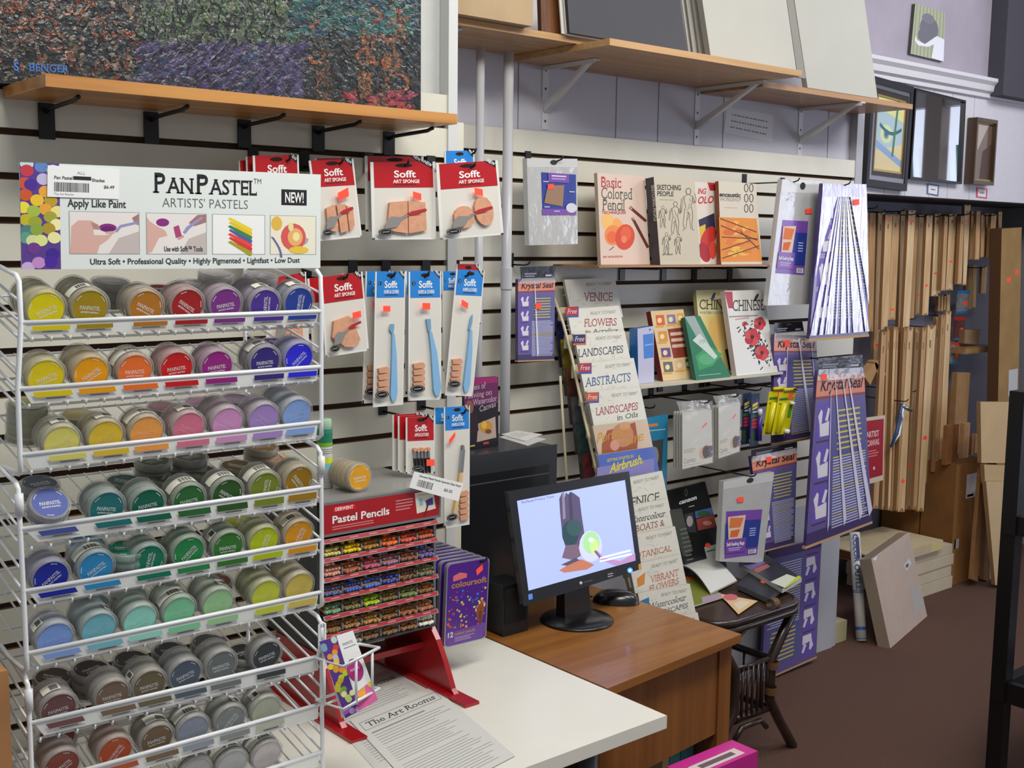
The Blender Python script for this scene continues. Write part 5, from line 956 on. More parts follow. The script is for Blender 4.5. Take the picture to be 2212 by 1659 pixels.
def dv(c):
    c.xp([(1000,816),(1075,814),(1076,870),(1003,880)],C('6A2A58',r=.3),.0005); c.xp([(1000,816),(1075,814),(1075,826),(1000,834)],C('9A2A6A',r=.3),.0007)
    for t,x0,y0,x1,y1,h in (('Secrets of',1004,846,1049,838,13),('Painting on',1004,862,1063,852,12),('Watercolor',1021,876,1073,866,13),('Canvas',1036,890,1071,878,13)): c.xt(t,x0,y0,x1,y1,h,C('C8B8C0'),'s')
    c.xe(1014,880,9,15,C('8A5A44'),.001); c.xp([(1008,890),(1030,895),(1034,930),(1006,945)],C('2A1E22'),.0012); c.xp([(1033,915),(1070,900),(1072,945),(1030,955)],C('B8A494'),.001); c.xe(1050,922,14,14,C('C8903A'),.0013); c.xe(1046,918,6,8,C('E0B840'),.0016); c.xe(1055,932,7,5,C('7A4A2A'),.0017); c.xs(1044,958,1056,956,5,C('C03A3A')); c.xs(1016,964,1026,962,3,C('C8B850'))
sf=SY(2.30); c=cpx([(1000,818),(1076,814),(1077,964),(1006,978)],sf,.014,C('1E1620',r=.25,coat=.5),C('121014')); 
for i in (2,3): d=c.c[i]-c.c[3-i]; k=(zt_+.0008-c.c[3-i].z)/d.z; c.c[i]=c.c[3-i]+d*k
c.v=[];c.f=[];c.mi=[];c.sm=[]; c.hexa(c.c,[p-c.n*.014 for p in c.c],C('121014'),C('1E1620',r=.25,coat=.5)); dv(c); c.ob('dvd_case',label='dark video case about painting on watercolor canvas standing on the computer case',cat='case')
# monitor
PB_=C('151517',r=.3,coat=.4); b0=PZ(1246,1337,ZT+.003); mon=thing('computer_monitor',b0,'black flat screen monitor showing a painting demonstration','monitor')
m=M(); m.lathe([(.001,.016),(.035,.016),(.06,.011),(.088,.005),(.092,.001),(.09,0),(.001,0)],(b0.x,b0.y,ZT+.0008),(0,0,1),PB_,48); m.ob('base',mon)
sf=ST((b0.x,b0.y-.028,ZT+.10),.19); c=cpx([(1097,1062),(1359,1018),(1386,1229),(1132,1310)],sf,.02,PB_,PB_)
# rounded screen face
c.ob('bezel',mon,bevel=.005)
s_=[sf(x,y,.0012) for x,y in ((1117,1082),(1350,1037),(1373,1211),(1142,1276))]; sc=Card(s_,.0008,C('A6B4EC',r=.25,em=.62)); SE=lambda h,e=.5:C(h,r=.3,em=e)
sc.xp([(1208,1078),(1214,1064),(1219,1078),(1222,1064),(1228,1068),(1232,1062),(1240,1066),(1252,1075),(1256,1110),(1262,1150),(1258,1180),(1238,1185),(1222,1182),(1215,1160),(1210,1110)],SE('5A5070',.4),.0004); sc.xp([(1214,1064),(1219,1064),(1222,1120),(1216,1122)],SE('8A7E9C'),.0006); sc.xp([(1228,1068),(1234,1062),(1240,1140),(1232,1142)],SE('46405C',.4),.0006); sc.xe(1232,1152,18,28,SE('2E4A54',.35),.0008); sc.xe(1240,1140,16,18,SE('3A5A5E',.35),.001)
sc.xp([(1222,1178),(1248,1176),(1255,1200),(1240,1210),(1214,1205)],SE('7A6478',.4),.0009); sc.xp([(1208,1232),(1240,1212),(1256,1208),(1284,1220),(1268,1230),(1220,1237)],SE('BE7860',.45),.0011); sc.xp([(1212,1220),(1244,1205),(1252,1210),(1225,1222)],SE('5A5266',.35),.0013)
sc.xe(1276,1180,25,34,SE('C8CCEC',.55),.0014); sc.xe(1277,1172,18,24,SE('A4DCA0',.5),.0016); sc.xe(1283,1180,9,16,SE('C6E890',.5),.0018); sc.xe(1277,1166,6,5,SE('D8E8F0',.6),.002)
sc.xp([(1284,1189),(1290,1189),(1305,1205),(1340,1212),(1372,1195),(1373,1211),(1330,1222),(1298,1208)],SE('B890C4',.45),.0019); sc.xs(1285,1190,1298,1206,4,SE('7A5A80',.35),.0021)
sc.xt('PanPastel Primary Tones',1127,1088,1197,1074,5,SE('5A6490',.3),'n',.0008); sc.xs(1296,1206,1362,1189,3.5,SE('F4F4FC',.7),.0024); sc.xs(1296,1213,1364,1197,3.5,SE('F4F4FC',.7),.0024)
sc.ob('screen',mon)
m=M(); c2=Card(c.c,None,None)
c2.xe(1361,1232,6,6,C('2A6AFF',em=3),.0015); c2.xe(1361,1232,2.5,2.5,C('C0E0FF',em=6),.002); c2.xp([(1310,1236),(1330,1231),(1331,1247),(1312,1252)],C('2A2A2E',r=.5),.001); 
for k in range(2): c2.xs(1313,1241+5*k,1324,1238+5*k,2,C('B0B0B4'),.0016)
c2.xe(1255,1259,3.4,3.4,C('C8C8CC'),.001); c2.xs(1262,1258,1280,1253,2,C('5A5A60'),.001); c2.xp([(1379,1219),(1384,1217),(1386,1228),(1380,1232)],C('E0A030'),.001); c2.xp([(1141,1284),(1150,1282),(1151,1294),(1142,1296)],C('5A8AE0',em=.2),.001); c2.ob('button_row',mon)
m=M(); n0=V((b0.x,b0.y-.005,ZT+.012)); m.hexa([n0+V((-.045,.0,0)),n0+V((.045,.0,0)),n0+V((.035,.018,.17)),n0+V((-.035,.018,.17))],[n0+V((-.045,.035,0)),n0+V((.045,.035,0)),n0+V((.035,.045,.17)),n0+V((-.035,.045,.17))],PB_); m.ob('neck',mon,bevel=.004)
# speaker, mouse
a=PZ(1092,1379,ZT+.001); b=PZ(1156,1370,ZT+.001)
m=M(); a.y+=.012; m.box((a.x,a.y,ZT+.001),(a.x+(b-a).length*.98,a.y+.085,PY(1110,1262,a.y).z),C('17171A',r=.4)); e=m.ob('loudspeaker',label='small black loudspeaker left of the monitor on the desk',cat='loudspeaker',bevel=.006)
m=M(); m.box((a.x+.006,a.y-.0012,ZT+.03),(a.x+(b-a).length*.9,a.y-.0002,PY(1110,1262,a.y).z-.008),C('0D0D0F',r=.9)); m.ob('grille',e)
mp=PZ(1330,1300,ZT+.001); m=M(); K=14; rows=[]; 
for k in range(7):
    t=k/6; z=.032*math.cos(t*math.pi/2)**.7 if t<1 else 0
    rows.append((1-.55*(1-t) if k else .0,z))
prof=[(0.001,.032),(.35,.031),(.6,.028),(.8,.021),(.94,.011),(1,.0)]
vs=[];fs=[]
for r_,z in prof: vs+=[mp+V((0,0,z))+V((.8,.6,0))*(r_*.036*math.sin(2*math.pi*q/20))+V((.6,-.8,0))*(r_*.062*math.cos(2*math.pi*q/20)) for q in range(20)]
for i in range(len(prof)-1):
    for q in range(20): fs.append((i*20+q,i*20+(q+1)%20,(i+1)*20+(q+1)%20,(i+1)*20+q))
m.add(vs,fs,C('121214',r=.28,coat=.4),True); mo=m.ob('computer_mouse',label='black computer mouse on the desk beside the monitor',cat='mouse')
w0=mp+V((-.03,.055,.006)); M().tube([mp+V((-.036,.05,.008)),mp+V((-.06,.075,.012)),mp+V((-.075,.10,.02)),mp+V((-.05,.16,.02)),mp+V((0,.24,.004)),mp+V((0,.3,.004))],.0022,BLK).ob('cable',mo)
# ------------------------------------------------------------------ stair-step literature rack
BE=C('CFC3A4',r=.5); lit=thing('literature_rack',V((2.55,2.3,0)),'beige stair step wire rack full of painting booklets beside the desk','literature rack')
TLs=[(1219,604,1328,599),(1224,668,1337,660),(1240,722,1349,714),(1251,786,1369,773),(1268,846,1383,836),(1280,921,1398,906),(1290,983,1413,965),(1318,1040,1430,1017),(1330,1098,1441,1077),(1347,1160,1458,1137),(1360,1222,1470,1197),(1378,1282,1490,1261),(1396,1345,1507,1323)]
YI=lambda i:2.545-.037*i
CB=C('E4E1D4',r=.45,coat=.15,n=.02,ns=30); PGE=C('B4AE9E',r=.8); TG=C('9A9890',r=.6)
TIT=[[('VENICE',1261,651,1323,650,19,'A8404A','s')],[('FLOWERS',1262,706,1332,703,17,'B04A50','s'),('in Acrylics',1264,721,1334,717,9,'5A6058','s')],[('LANDSCAPES',1249,772,1346,762,17,'4A5260','s')],[('ABSTRACTS',1264,836,1362,823,19,'4A6A98','s')],[('LANDSCAPES',1287,898,1378,885,17,'B0525A','s'),('in Oils',1333,908,1378,900,11,'4A5A50','s')],[],[],[('VENICE',1346,1099,1424,1082,20,'4A4A50','s')],[('Watercolour',1358,1132,1438,1115,14,'55585C','si'),('BOATS &',1374,1149,1436,1135,14,'9A5A50','s')],[('BOTANICAL',1364,1209,1451,1190,13,'C06A5A','s')],[('VIBRANT',1405,1260,1466,1243,15,'D07A60','s'),('FLOWERS',1403,1279,1466,1261,14,'D07A60','s')],[('Watercolour',1402,1318,1483,1296,14,'6A7078','si'),('LANDSCAPES',1404,1335,1486,1312,11,'5A6068','s')],[]]
NM=['Venice','Flowers in acrylics','upper Landscapes','Abstracts','Landscapes in oils','Portraits','Airbrush','lower Venice','Watercolour boats','Botanical flowers','Vibrant flowers','Watercolour landscapes','plain lowest']
TAGC={1:'B83040',2:'3A2A6A',3:'B03448',4:'C85A34'}
for i,(x0,y0,x1,y1) in enumerate(TLs):
    def dr(c,i=i,x0=x0,y0=y0,x1=x1,y1=y1):
        rr=random.Random(i)
        if i not in (5,6):
            for k in range(22): x=rr.uniform(x0+4,x1-6); y=y0+(x-x0)*(y1-y0)/(x1-x0)+rr.uniform(5,60); a=rr.uniform(0,3); l=rr.uniform(5,18); c.xs(x,y,x+l*math.cos(a),y+l*math.sin(a)*.6,.7,C('BDBAAC'),.0005)
            sl=(y1-y0)/(x1-x0); xa,xb=x1-62,x1-6; c.xt('READY TO PAINT',xa,y0+(xa-x0)*sl+16,xb,y0+(xb-x0)*sl+16,7,TG,'i')
        for t in TIT[i]: c.xt(t[0],t[1],t[2],t[3],t[4],t[5],C(t[6],r=.5),t[7])
        if i in TAGC:
            xt,yt=x0-1,y0-4 if i!=1 else 663; xt={1:1222,2:1238,3:1250,4:1266}[i]; yt={1:663,2:723,3:785,4:848}[i]
            c.xp([(xt,yt),(xt+28,yt-1),(xt+28,yt+22),(xt,yt+23)],C('3A5AA8' if i!=2 else 'C8703A'),.0012); c.xp([(xt,yt),(xt+26,yt-1),(xt+26,yt+18),(xt,yt+19)],C(TAGC[i]),.0015); c.xt('Free',xt+4,yt+15,xt+24,yt+14,11,C('E8DCD8'),'i',.002)
        if i==5:
            c.xp([(1312,930),(1372,912),(1378,950),(1375,985),(1300,990),(1300,960)],C('A85A3C'),.0006); c.xe(1345,940,24,26,C('C88A64'),.0008); c.xe(1350,920,12,9,C('D8A078'),.001); c.xe(1328,962,10,12,C('D89A84'),.0011); c.xt('Portraits',1290,958,1362,938,22,C('D89A30'),'i',.0016); c.xt('LIFE',1352,962,1390,950,14,C('D8A038'),'s',.0016); c.xt('from',1334,956,1350,952,7,C('E0B850'),'i',.0018)
        if i==6: c.xp([(1290,1010),(1413,990),(1413,1035),(1290,1060)],C('8A86C0'),.0004); c.xt('GETTING STARTED IN',1311,998,1368,988,6,C('D8CC60'),'b',.001); c.xt('Airbrush.',1316,1022,1389,1000,19,C('E4D838'),'bi',.0014)
        if i==10: c.xp([(1376,1250),(1394,1236),(1392,1262),(1378,1268)],C('E0903A'),.001); c.xe(1390,1290,14,8,C('C8D070'),.0008)
        if i==11: c.xp([(1379,1300),(1402,1290),(1404,1330),(1384,1340)],C('3A7AA8'),.001)
    base=[CB,CB,CB,CB,CB,C('D2B898',r=.35,coat=.3),C('4E68BC',r=.35,coat=.3)]; 
    hh=[0,0,0,0,0,0,0,0,0,0,0,0,0][i]
    q=[(x0,y0),(x1,y1),(x1+18,y1+86),(x0+18,y0+90)]
    book(q,YI(i),.12,.009,base[i] if i<7 else CB,PGE,('pale %s booklet cover on the stair step rack'%NM[i]) if i not in (5,6) else ('brown Portraits from life booklet on the stair step rack' if i==5 else 'blue Airbrush booklet with yellow lettering on the stair step rack'),dr,cat='booklet',group='booklets on the stair step rack',name='booklet')
pts=[PY(1197,643,YI(0)+.03),PY(1217,700,YI(1)+.02),PY(1235,770,YI(2)+.02),PY(1262,900,YI(4)+.02),PY(1290,1026,YI(6)+.02),PY(1330,1170,YI(8)+.02),PY(1372,1320,YI(11)+.01),PY(1392,1400,YI(12))]
m=M(); m.tube(pts,.0045,BE,n=8); pe=pts[-1]; m.tube([pe,V((pe.x+.02,pe.y-.02,.002))],.0045,BE,n=8); m.ob('front_rail',lit)
m=M(); q0=PY(1210,812,2.50); q1=PY(1224,1030,2.49); m.tube([q0,q1,V((q1.x,q1.y,.002))],.004,BE,n=8); m.ob('back_leg',lit)
m=M(); m.tube([V((2.18,2.05,.489)),V((2.40,2.05,.489)),V((2.40,2.008,.489)),V((2.18,2.008,.489))],.003,BE,n=8,closed=True); m.tube([V((2.40,2.05,.489)),V((2.40,2.05,.002))],.004,BE,n=8); m.ob('bottom_tray',lit)
for i in range(0,12): 
    p=pts[0].lerp(pts[-1],i/11.5); 
    m=M(); x,y=[(1207,668),(1220,728),(1236,792),(1252,852),(1268,920),(1282,985),(1300,1045),(1316,1100),(1332,1160),(1348,1222),(1362,1282),(1380,1345)][i]
    p=PY(x+7,y+10,YI(i)+.016); m.box((p.x-.013,p.y-.004,p.z-.02),(p.x+.013,p.y+.004,p.z+.02),BE); m.ob('pocket_clip',lit)
for i in range(6):
    x,y=1199+11.5*i,672+62*i; cl=['2A2A6A','8A7A2A','6A3A2A','5A5A62','2A4A4A','6A2A2A'][i]
    c=cpx([(x,y),(x+22,y-2),(x+40,y+118),(x+12,y+122)],SY(YI(i)+.045),.006,C(cl,r=.5,n=.5,ns=30),C('3A3430')); c.ob('hanging_magazine',label=['dark blue','olive','brown','grey','dark teal','dark red'][i]+' magazine seen edge on behind the stair step rack rail',cat='magazine',group='magazines behind the rack rail')
# ------------------------------------------------------------------ pads and papers by the rattan table
zR=.52
RT1=C('2E2018',r=.35,coat=.5,n=.25,ns=30); RT2=C('3E2C1E',r=.45,coat=.3,n=.25,ns=60)
ra=thing('rattan_table',V((2.75,2.35,0)),'dark rattan side table with a shelf, beyond the desk','side table')
c0=PZ(1525,1345,zR); c1=PZ(1735,1290,zR)
xl,xr_=c0.x+.03,c1.x+.005; yf=min(c0.y,c1.y); yb_=2.52; rc=.07
def rr_(x0,x1,y0,y1,r,n=6):
    o=[]
    for cx,cy,a0 in ((x1-r,y0+r,-math.pi/2),(x1-r,y1-r,0),(x0+r,y1-r,math.pi/2),(x0+r,y0+r,math.pi)):
        for k in range(n+1): a=a0+math.pi/2*k/n; o.append((cx+r*math.cos(a),cy+r*math.sin(a)))
    return o
o=rr_(xl,xr_,yf,yb_,rc); m=M(); m.hexa([V((x,y,zR-.004)) for x,y in o],[V((x,y,zR-.016)) for x,y in o],RT2); m.ob('table_top',ra)
for z,r in ((zR-.014,.013),(zR-.036,.012)): m=M(); m.tube([V((x,y,z)) for x,y in o],r,RT1,n=10,closed=True); m.ob('rim_pole',ra)
zs1=PY(1671,1425,yf+.02).z; zs2=zs1-.16
for (sx,X) in ((1,xr_),(-1,xl)):
    for (sy,Y) in ((1,yf),(-1,yb_)):
        tp=V((X-sx*.01,Y+sy*.03,zR-.045)); w1=PY(1671,1428,yf+.02); wx=(xr_-w1.x); wa=V((X-sx*wx,Y+sy*.03,zs1)); wb=V((X-sx*(wx+.0),Y+sy*.03,zs2+.03)); ft=PZ(1712,1612,0); fx=xr_-ft.x; ff=V((X-sx*fx,(ft.y if sy==1 else Y),.002))
        m=M(); m.tube([tp,tp.lerp(wa,.5),wa,wb,wb.lerp(ff,.4)+V((-sx*.004,0,.0)),ff],.0165,RT1,n=10); m.ob('leg',ra)
wx0,wx1=xl+wx,xr_-wx
for z in (zs1,zs2): m=M(); m.tube([V((wx0,yf+.03,z)),V((wx1,yf+.03,z)),V((wx1,yb_-.03,z)),V((wx0,yb_-.03,z))],.012,RT1,n=8,closed=True); m.ob('shelf_rail',ra)
m=M()
for k in range(7): x=wx0+(wx1-wx0)*(k+.5)/7; m.tube([V((x,yf+.03,zs1)),V((x,yf+.03,zs2))],.005,RT1,n=6)
for k in range(5): y=yf+.03+(yb_-yf-.06)*(k+.5)/5; m.tube([V((wx1,y,zs1)),V((wx1,y,zs2))],.005,RT1,n=6); m.tube([V((wx0,y,zs2)),V((wx1,y,zs2))],.005,RT1,n=6)
m.ob('spindle_rack',ra)
m=M(); m.tube([V((xl+.03,yf+.02,zR-.16)),V((xl+.07,yf+.02,zR-.09)),V((xl+.14,yf+.02,zR-.055))],.009,RT1,n=8); m.ob('corner_brace',ra)
m=M(); m.tube([V((wx0+.01,yf+.03,zs2-.06)),V((wx0+.04,yf+.03,zs2-.03)),V((wx1-.04,yf+.03,zs2-.03)),V((wx1-.01,yf+.03,zs2-.06))],.009,RT1,n=8); m.ob('bent_brace',ra)
for q in ((1662,1302,9),(1672,1437,13),(1668,1492,13)):
    p=PY(q[0],q[1],yf+.015); m=M(); m.lathe([(.018,-.012),(.0185,0),(.018,.012)],(p.x,yf+.02 if q[1]>1400 else yf,p.z),(0,0,1) if q[1]>1400 else (1,0,0),C('6A4A2C',r=.5),12); m.ob('cane_binding',ra)
def flat(q,z,th,mf,ms,label,cat,name,draw=None,dz=None):
    pts=[PZ(x,y,z+th) for x,y in q]; c=Card(pts,th,mf,ms)
    if dz:
        for i,d in enumerate(dz): c.c[i]=c.c[i]+V((0,0,d))
    if draw: draw(c)
    return c.ob(name,label=label,cat=cat)
zq=zR+.0006
flat([(1570,1300),(1549,1281),(1637,1298),(1595,1327)][::1],zq,.001,C('E4C490',r=.6),C('D8A860'),'orange edged flyer with a pink oval on the rattan table','flyer','paper_flyer',lambda c:(c.xe(1578,1290,16,7,C('D8707A'),.0006),c.xp([(1585,1305),(1600,1296),(1622,1300),(1596,1318)],C('EADAC0'),.0005)))
flat([(1592,1262),(1632,1222),(1697,1262),(1660,1293)],zq,.016,C('1C1D20',r=.4,coat=.2),C('55565A',r=.8),'thick black drawing pad lying nearest on the rattan table','drawing pad','drawing_pad',lambda c:c.xe(1650,1256,7,4,ORG_T,.0008))
flat([(1596,1215),(1650,1195),(1732,1248),(1690,1272)],zq+.017,.014,C('1E2226',r=.4,coat=.2),C('C8C8C0',r=.8),'second black drawing pad with a white and green label on the rattan table','drawing pad','drawing_pad',lambda c:(c.xp([(1664,1257),(1700,1240),(1728,1250),(1696,1270)],C('D8DCC8'),.0008),c.xp([(1724,1243),(1732,1247),(1700,1268),(1694,1270)],C('C0CC38'),.001),c.xp([(1605,1222),(1640,1208),(1655,1216),(1622,1231)],C('6A5A8A'),.0008),c.xp([(1626,1230),(1656,1218),(1664,1224),(1636,1238)],C('A85A58'),.0009)))
flat([(1478,1232),(1512,1222),(1560,1290),(1488,1312)],zq,.004,C('8A9440',r=.4,coat=.3),C('D8D4C4'),'olive green magazine under the open white booklet','magazine','magazine',lambda c:(c.xp([(1478,1238),(1496,1232),(1500,1252),(1484,1256)],C('D8703A'),.0006),c.xp([(1515,1290),(1556,1280),(1560,1290),(1518,1302)],C('B8A0B8'),.0006)))
z0=zq+.006; a,b,c_,d=PZ(1470,1222,z0+.03),PZ(1507,1196,z0+.03),PZ(1592,1256,z0),PZ(1535,1284,z0)
m=M(); K=8; vs=[]
for k in range(K+1):
    t=k/K; up=V((0,0,.02*math.sin(t*math.pi)+.004)); vs+=[a.lerp(d,t)+up,b.lerp(c_,t)+up]
m.add(vs,[(2*k,2*k+1,2*k+3,2*k+2) for k in range(K)],C('E2E1DA',r=.4,coat=.2),True); m.add([v-V((0,0,.004)) for v in vs],[(2*k,2*k+1,2*k+3,2*k+2) for k in range(K)],C('C8C4B8'),True); m.ob('open_booklet',label='open white booklet with curved pages on the rattan table',cat='booklet')
def cp(c):
    c.xt('canson',1467,1090,1505,1078,9,WT,'k'); c.xe(1482,1064,3.5,8,C('6A6A6A'),.0006); c.xe(1482,1064,2,6,C('1C1D20'),.0008); c.xs(1488,1095,1500,1092,2,C('A8A8A8'))
    c.xp([(1443,1102),(1472,1098),(1497,1190),(1476,1203)],C('4C504A'),.0005); c.ln(.06,.45,.26,.9,9,C('7A7E78'),.3); c.xp([(1478,1112),(1497,1106),(1505,1150),(1488,1150)],C('3A3A3E'),.0006); c.xe(1490,1126,7,12,C('A8A0A0'),.0008); c.xp([(1501,1105),(1538,1096),(1541,1112),(1503,1120)],C('4A62A8'),.0006); c.xe(1520,1110,14,7,C('3A5A3A'),.0008); c.xp([(1504,1122),(1543,1112),(1546,1138),(1508,1146)],C('A84A40'),.0006); c.xe(1528,1130,10,5,C('D89A88'),.0008)
    c.xp([(1521,1182),(1553,1174),(1562,1208),(1530,1218)],C('D8DCD4'),.0008); c.xp([(1554,1173),(1562,1172),(1566,1206),(1562,1210)],C('2A7A4A'),.0009); c.xe(1529,1178,6,5,ORG_T,.0012); c.xs(1526,1192,1545,1187,3,C('3A8A5A'),.0012)
sf=ST(V((2.8,2.475,zq)),.16); c=cpx([(1443,1060),(1523,1040),(1570,1222),(1484,1236)],sf,.012,C('1A1B1E',r=.35,coat=.3),C('3A3A38'))
for i_ in (2,3): t_=c.c[1] if i_==2 else c.c[0]; d_=c.c[i_]-t_; c.c[i_]=t_+d_*((zq+.0015-t_.z)/d_.z)
c.v=[];c.f=[];c.mi=[];c.sm=[]; c.hexa(c.c,[p-c.n*.012 for p in c.c],C('3A3A38'),C('1A1B1E',r=.35,coat=.3)); cp(c); c.ob('drawing_pad',label='large black drawing pad with small pictures leaning on the wall above the rattan table',cat='drawing pad')
# ------------------------------------------------------------------ far wall: pictures above, stretcher bars below
sb=SY(YB-.03); sb2=SY(YB-.012)
e=thing('framed_picture',sb2(1915,400),'large black and gold framed abstract picture beside the mirror','framed picture')
q=[(1886,163),(1975,188),(1959,413),(1871,401)]
def rim(q,qi,sf,th,mo,label=None):
    m=M()
    for k in range(4):
        a,b=sf(*q[k]),sf(*q[(k+1)%4]); c_,d=sf(*qi[(k+1)%4]),sf(*qi[k]); m.hexa([a,b,c_,d],[p+V((0,th,0)) for p in (a,b,c_,d)],mo)
    return m
ins=lambda q,t:[(x+(sum(p[0] for p in q)/4-x)*t,y+(sum(p[1] for p in q)/4-y)*t) for x,y in q]
rim(q,ins(q,.13),sb,.03,C('121214',r=.45)).ob('outer_frame',e); rim(ins(q,.13),ins(q,.21),SY(YB-.026),.02,C('8C8A90',r=.25,m=.7)).ob('silver_frame',e); rim(ins(q,.21),ins(q,.30),SY(YB-.022),.016,C('2A2420',r=.4)).ob('inner_frame',e); rim(ins(q,.30),ins(q,.34),SY(YB-.02),.012,C('B89A58',r=.3,m=.6)).ob('gold_edge',e)
qi=ins(q,.34); c=cpx(qi,SY(YB-.015),.01,C('A8C0C8',r=.3,coat=.4)); T_=C('3A6A74'); c.pg([(0,0),(1,0),(1,.3),(0,.15)],C('D8D490')); c.pg([(0,.75),(1,.6),(1,1),(0,1)],C('D8C89A'),.0005); c.pg([(0,.6),(1,.85),(1,.95),(0,.7)],C('8AA4CC'),.0006); c.el(.35,.5,.22,.13,C('CED8A8'),.0007); c.el(.35,.5,.1,.07,C('7A9AA0'),.0009); c.el(.35,.5,.05,.04,T_,.0011)
for k in range(10): t=k*.3; c.st(.1+.08*k,.38+.1*math.sin(t),.18+.08*k,.38+.1*math.sin(t+.3),.05,T_,.001); c.st(.72-.01*k,.1*k*.8,.71-.01*k,.1*(k+1)*.8,.07,C('4A7A5A'),.0012)
c.ob('picture',e)
q=[(1979,190),(2087,217),(2078,398),(1966,386)]; e=thing('wall_mirror',sb2(2020,395),'black framed mirror reflecting bright windows','mirror')
rim(q,ins(q,.05),sb,.018,BLK).ob('black_frame',e); c=cpx(ins(q,.05),SY(YB-.02),.006,C('E6EAF0',r=.02,m=1)); c.ob('mirror_glass',e)
q=[(2112,253),(2156,260),(2147,401),(2103,397)]; e=thing('framed_picture',sb2(2125,398),'small brown framed picture right of the mirror','framed picture')
rim(q,ins(q,.11),SY(YB-.05),.045,C('4A3422',r=.4,coat=.3)).ob('brown_frame',e); rim(ins(q,.11),ins(q,.16),SY(YB-.04),.02,C('A08848',r=.3,m=.5)).ob('gold_edge',e); c=cpx(ins(q,.16),SY(YB-.03),.01,C('6A5244',r=.2,coat=.6)); c.pg([(0,0),(.6,0),(0,.5)],C('B8A8A0')); c.pg([(.3,.5),(1,.3),(1,1),(.2,1)],C('4E3A2E')); c.ob('picture',e)
for q,h,lb in (([(2003,396),(2029,400),(2027,424),(2002,419)],'5A6A9A','blue bordered price card under the mirror'),([(2110,404),(2133,408),(2132,429),(2109,426)],'D84858','red bordered price card under the small brown picture')):
    c=cpx(q,SY(YB-.002),.0008,C(h,r=.6)); c.rc(.12,.12,.88,.88,C('E4E2E8')); c.rc(.3,.42,.7,.55,C('8A8A94')); c.ob('price_sign',label=lb,cat='price card')
q=[(1977,8),(2042,27),(2038,133),(1967,116)]; c=cpx(q,SY(YB-.018),.0155,C('A8AE92',r=.6),C('4A4C44'))
for k in range(9): c.rc(.05+.11*k,0,.08+.11*k,1,C('8E9678'),.0004)
G_=C('6E6C78',r=.6); c.el(.5,.42,.3,.25,G_,.0008); c.el(.42,.58,.26,.16,G_,.001); c.el(.45,.22,.2,.1,C('7A7884'),.0012); c.pg([(.1,.62),(.16,.7),(.4,.74),(.62,.6),(.75,.52),(1,.55),(1,1),(.62,.98),(.68,.7),(.5,.78),(.2,.8),(.08,.72)],C('E2E2EA'),.0014); c.ob('small_canvas',label='small striped canvas with a grey shape above the picture moulding',cat='canvas')
# stretcher bars hanging on pegboard hooks
BARC=['E2C294','D4AE7C','E8CCA0','CEA678','DEBA8A','BE9464']
ORD=['first','second','third','fourth','fifth','sixth','seventh','eighth','ninth','tenth','eleventh','twelfth','thirteenth','fourteenth','fifteenth','sixteenth','seventeenth','eighteenth','nineteenth','twentieth','twenty first','twenty second']
def bar(x0,x1,y0,x2,x3,y1,Y,ci,label,stk=None,dep=.016,grp=None,notch=True):
    sf=SY(Y); q=[sf(x0,y0),sf(x1,y0),sf(x3,y1),sf(x2,y1)]; mt=C(BARC[ci%6],r=.7,h2=['CBA272','BC9264','D4B080','B88C60','C49C6C','A47C50'][ci%6],ns=9,streak=(9,9,.6))
    c=Card(q,dep,mt,C('9A7248',r=.8)); 
    if notch: c.pg([(.05,.0),(.95,.0),(.5,.025)],C('8A643C'),.0006); c.pg([(.05,1),(.95,1),(.6,.975)],C('A07848'),.0006); c.rc(.35,.08,.5,.12,C('6A4A2C'),.0006)
    if stk: c.el(.5,stk,.3,.012,ORG_T,.0009,10)
    c.ob('hanging_stretcher_bar',label=label,cat='stretcher bar',group=grp or 'stretcher bars on the pegboard hooks')
UP_=[(1869,1877,458,1866,1874,700,3,0),(1879,1892,459,1871,1886,716,5,0),(1897,1911,457,1886,1898,796,0,.85),(1913,1928,463,1903,1917,713,4,.03),(1929,1944,463,1918,1934,691,1,.9),(1946,1957,456,1940,1950,711,4,0),(1963,1978,454,1950,1964,713,2,.09),(1978,1985,468,1965,1974,690,5,0),(1986,1997,464,1976,1987,681,4,.8),(2002,2015,465,1992,2005,681,0,.7),(2020,2033,462,2012,2026,640,2,.72),(2033,2041,466,2024,2031,634,3,0),(2041,2048,466,2033,2041,628,1,0),(2051,2067,462,2043,2058,627,0,.62),(2068,2076,467,2063,2070,612,3,0),(2076,2083,466,2068,2077,614,1,0),(2084,2097,442,2080,2087,616,2,.2),(2099,2109,456,2092,2102,561,3,0),(2110,2118,456,2106,2115,561,1,.55),(2120,2128,462,2118,2126,556,4,.4),(2130,2139,461,2128,2136,556,5,.5),(2142,2153,462,2136,2146,557,0,.18),(2157,2165,457,2156,2162,538,4,.7)]
for i,t in enumerate(UP_): bar(*t[:6],2.95+.03*(i%3),t[6],'pale stretcher bar, %s from the silver pack along the upper row of hooks'%(ORD[i] if i<22 else 'last'),t[7] or None)
MID=[(1905,1916,716,1886,1897,1099,3,0),(1917,1924,706,1905,1912,1101,1,0),(1925,1930,706,1912,1917,1102,5,0),(1931,1936,706,1918,1923,1102,0,0),(1937,1941,706,1925,1930,1104,3,0),(1946,1953,707,1932,1938,1104,1,0),(1953,1960,708,1936,1940,1103,5,0),(1961,1973,706,1940,1954,1106,0,.83),(1978,1990,707,1957,1968,1101,4,.75),(1993,2002,707,1972,1980,1101,3,0),(2004,2022,702,1982,1995,1105,2,.6),(2023,2032,684,1998,2006,1046,1,.4),(2034,2043,680,2017,2026,1020,5,0),(2044,2055,672,2027,2040,1021,0,.85)]
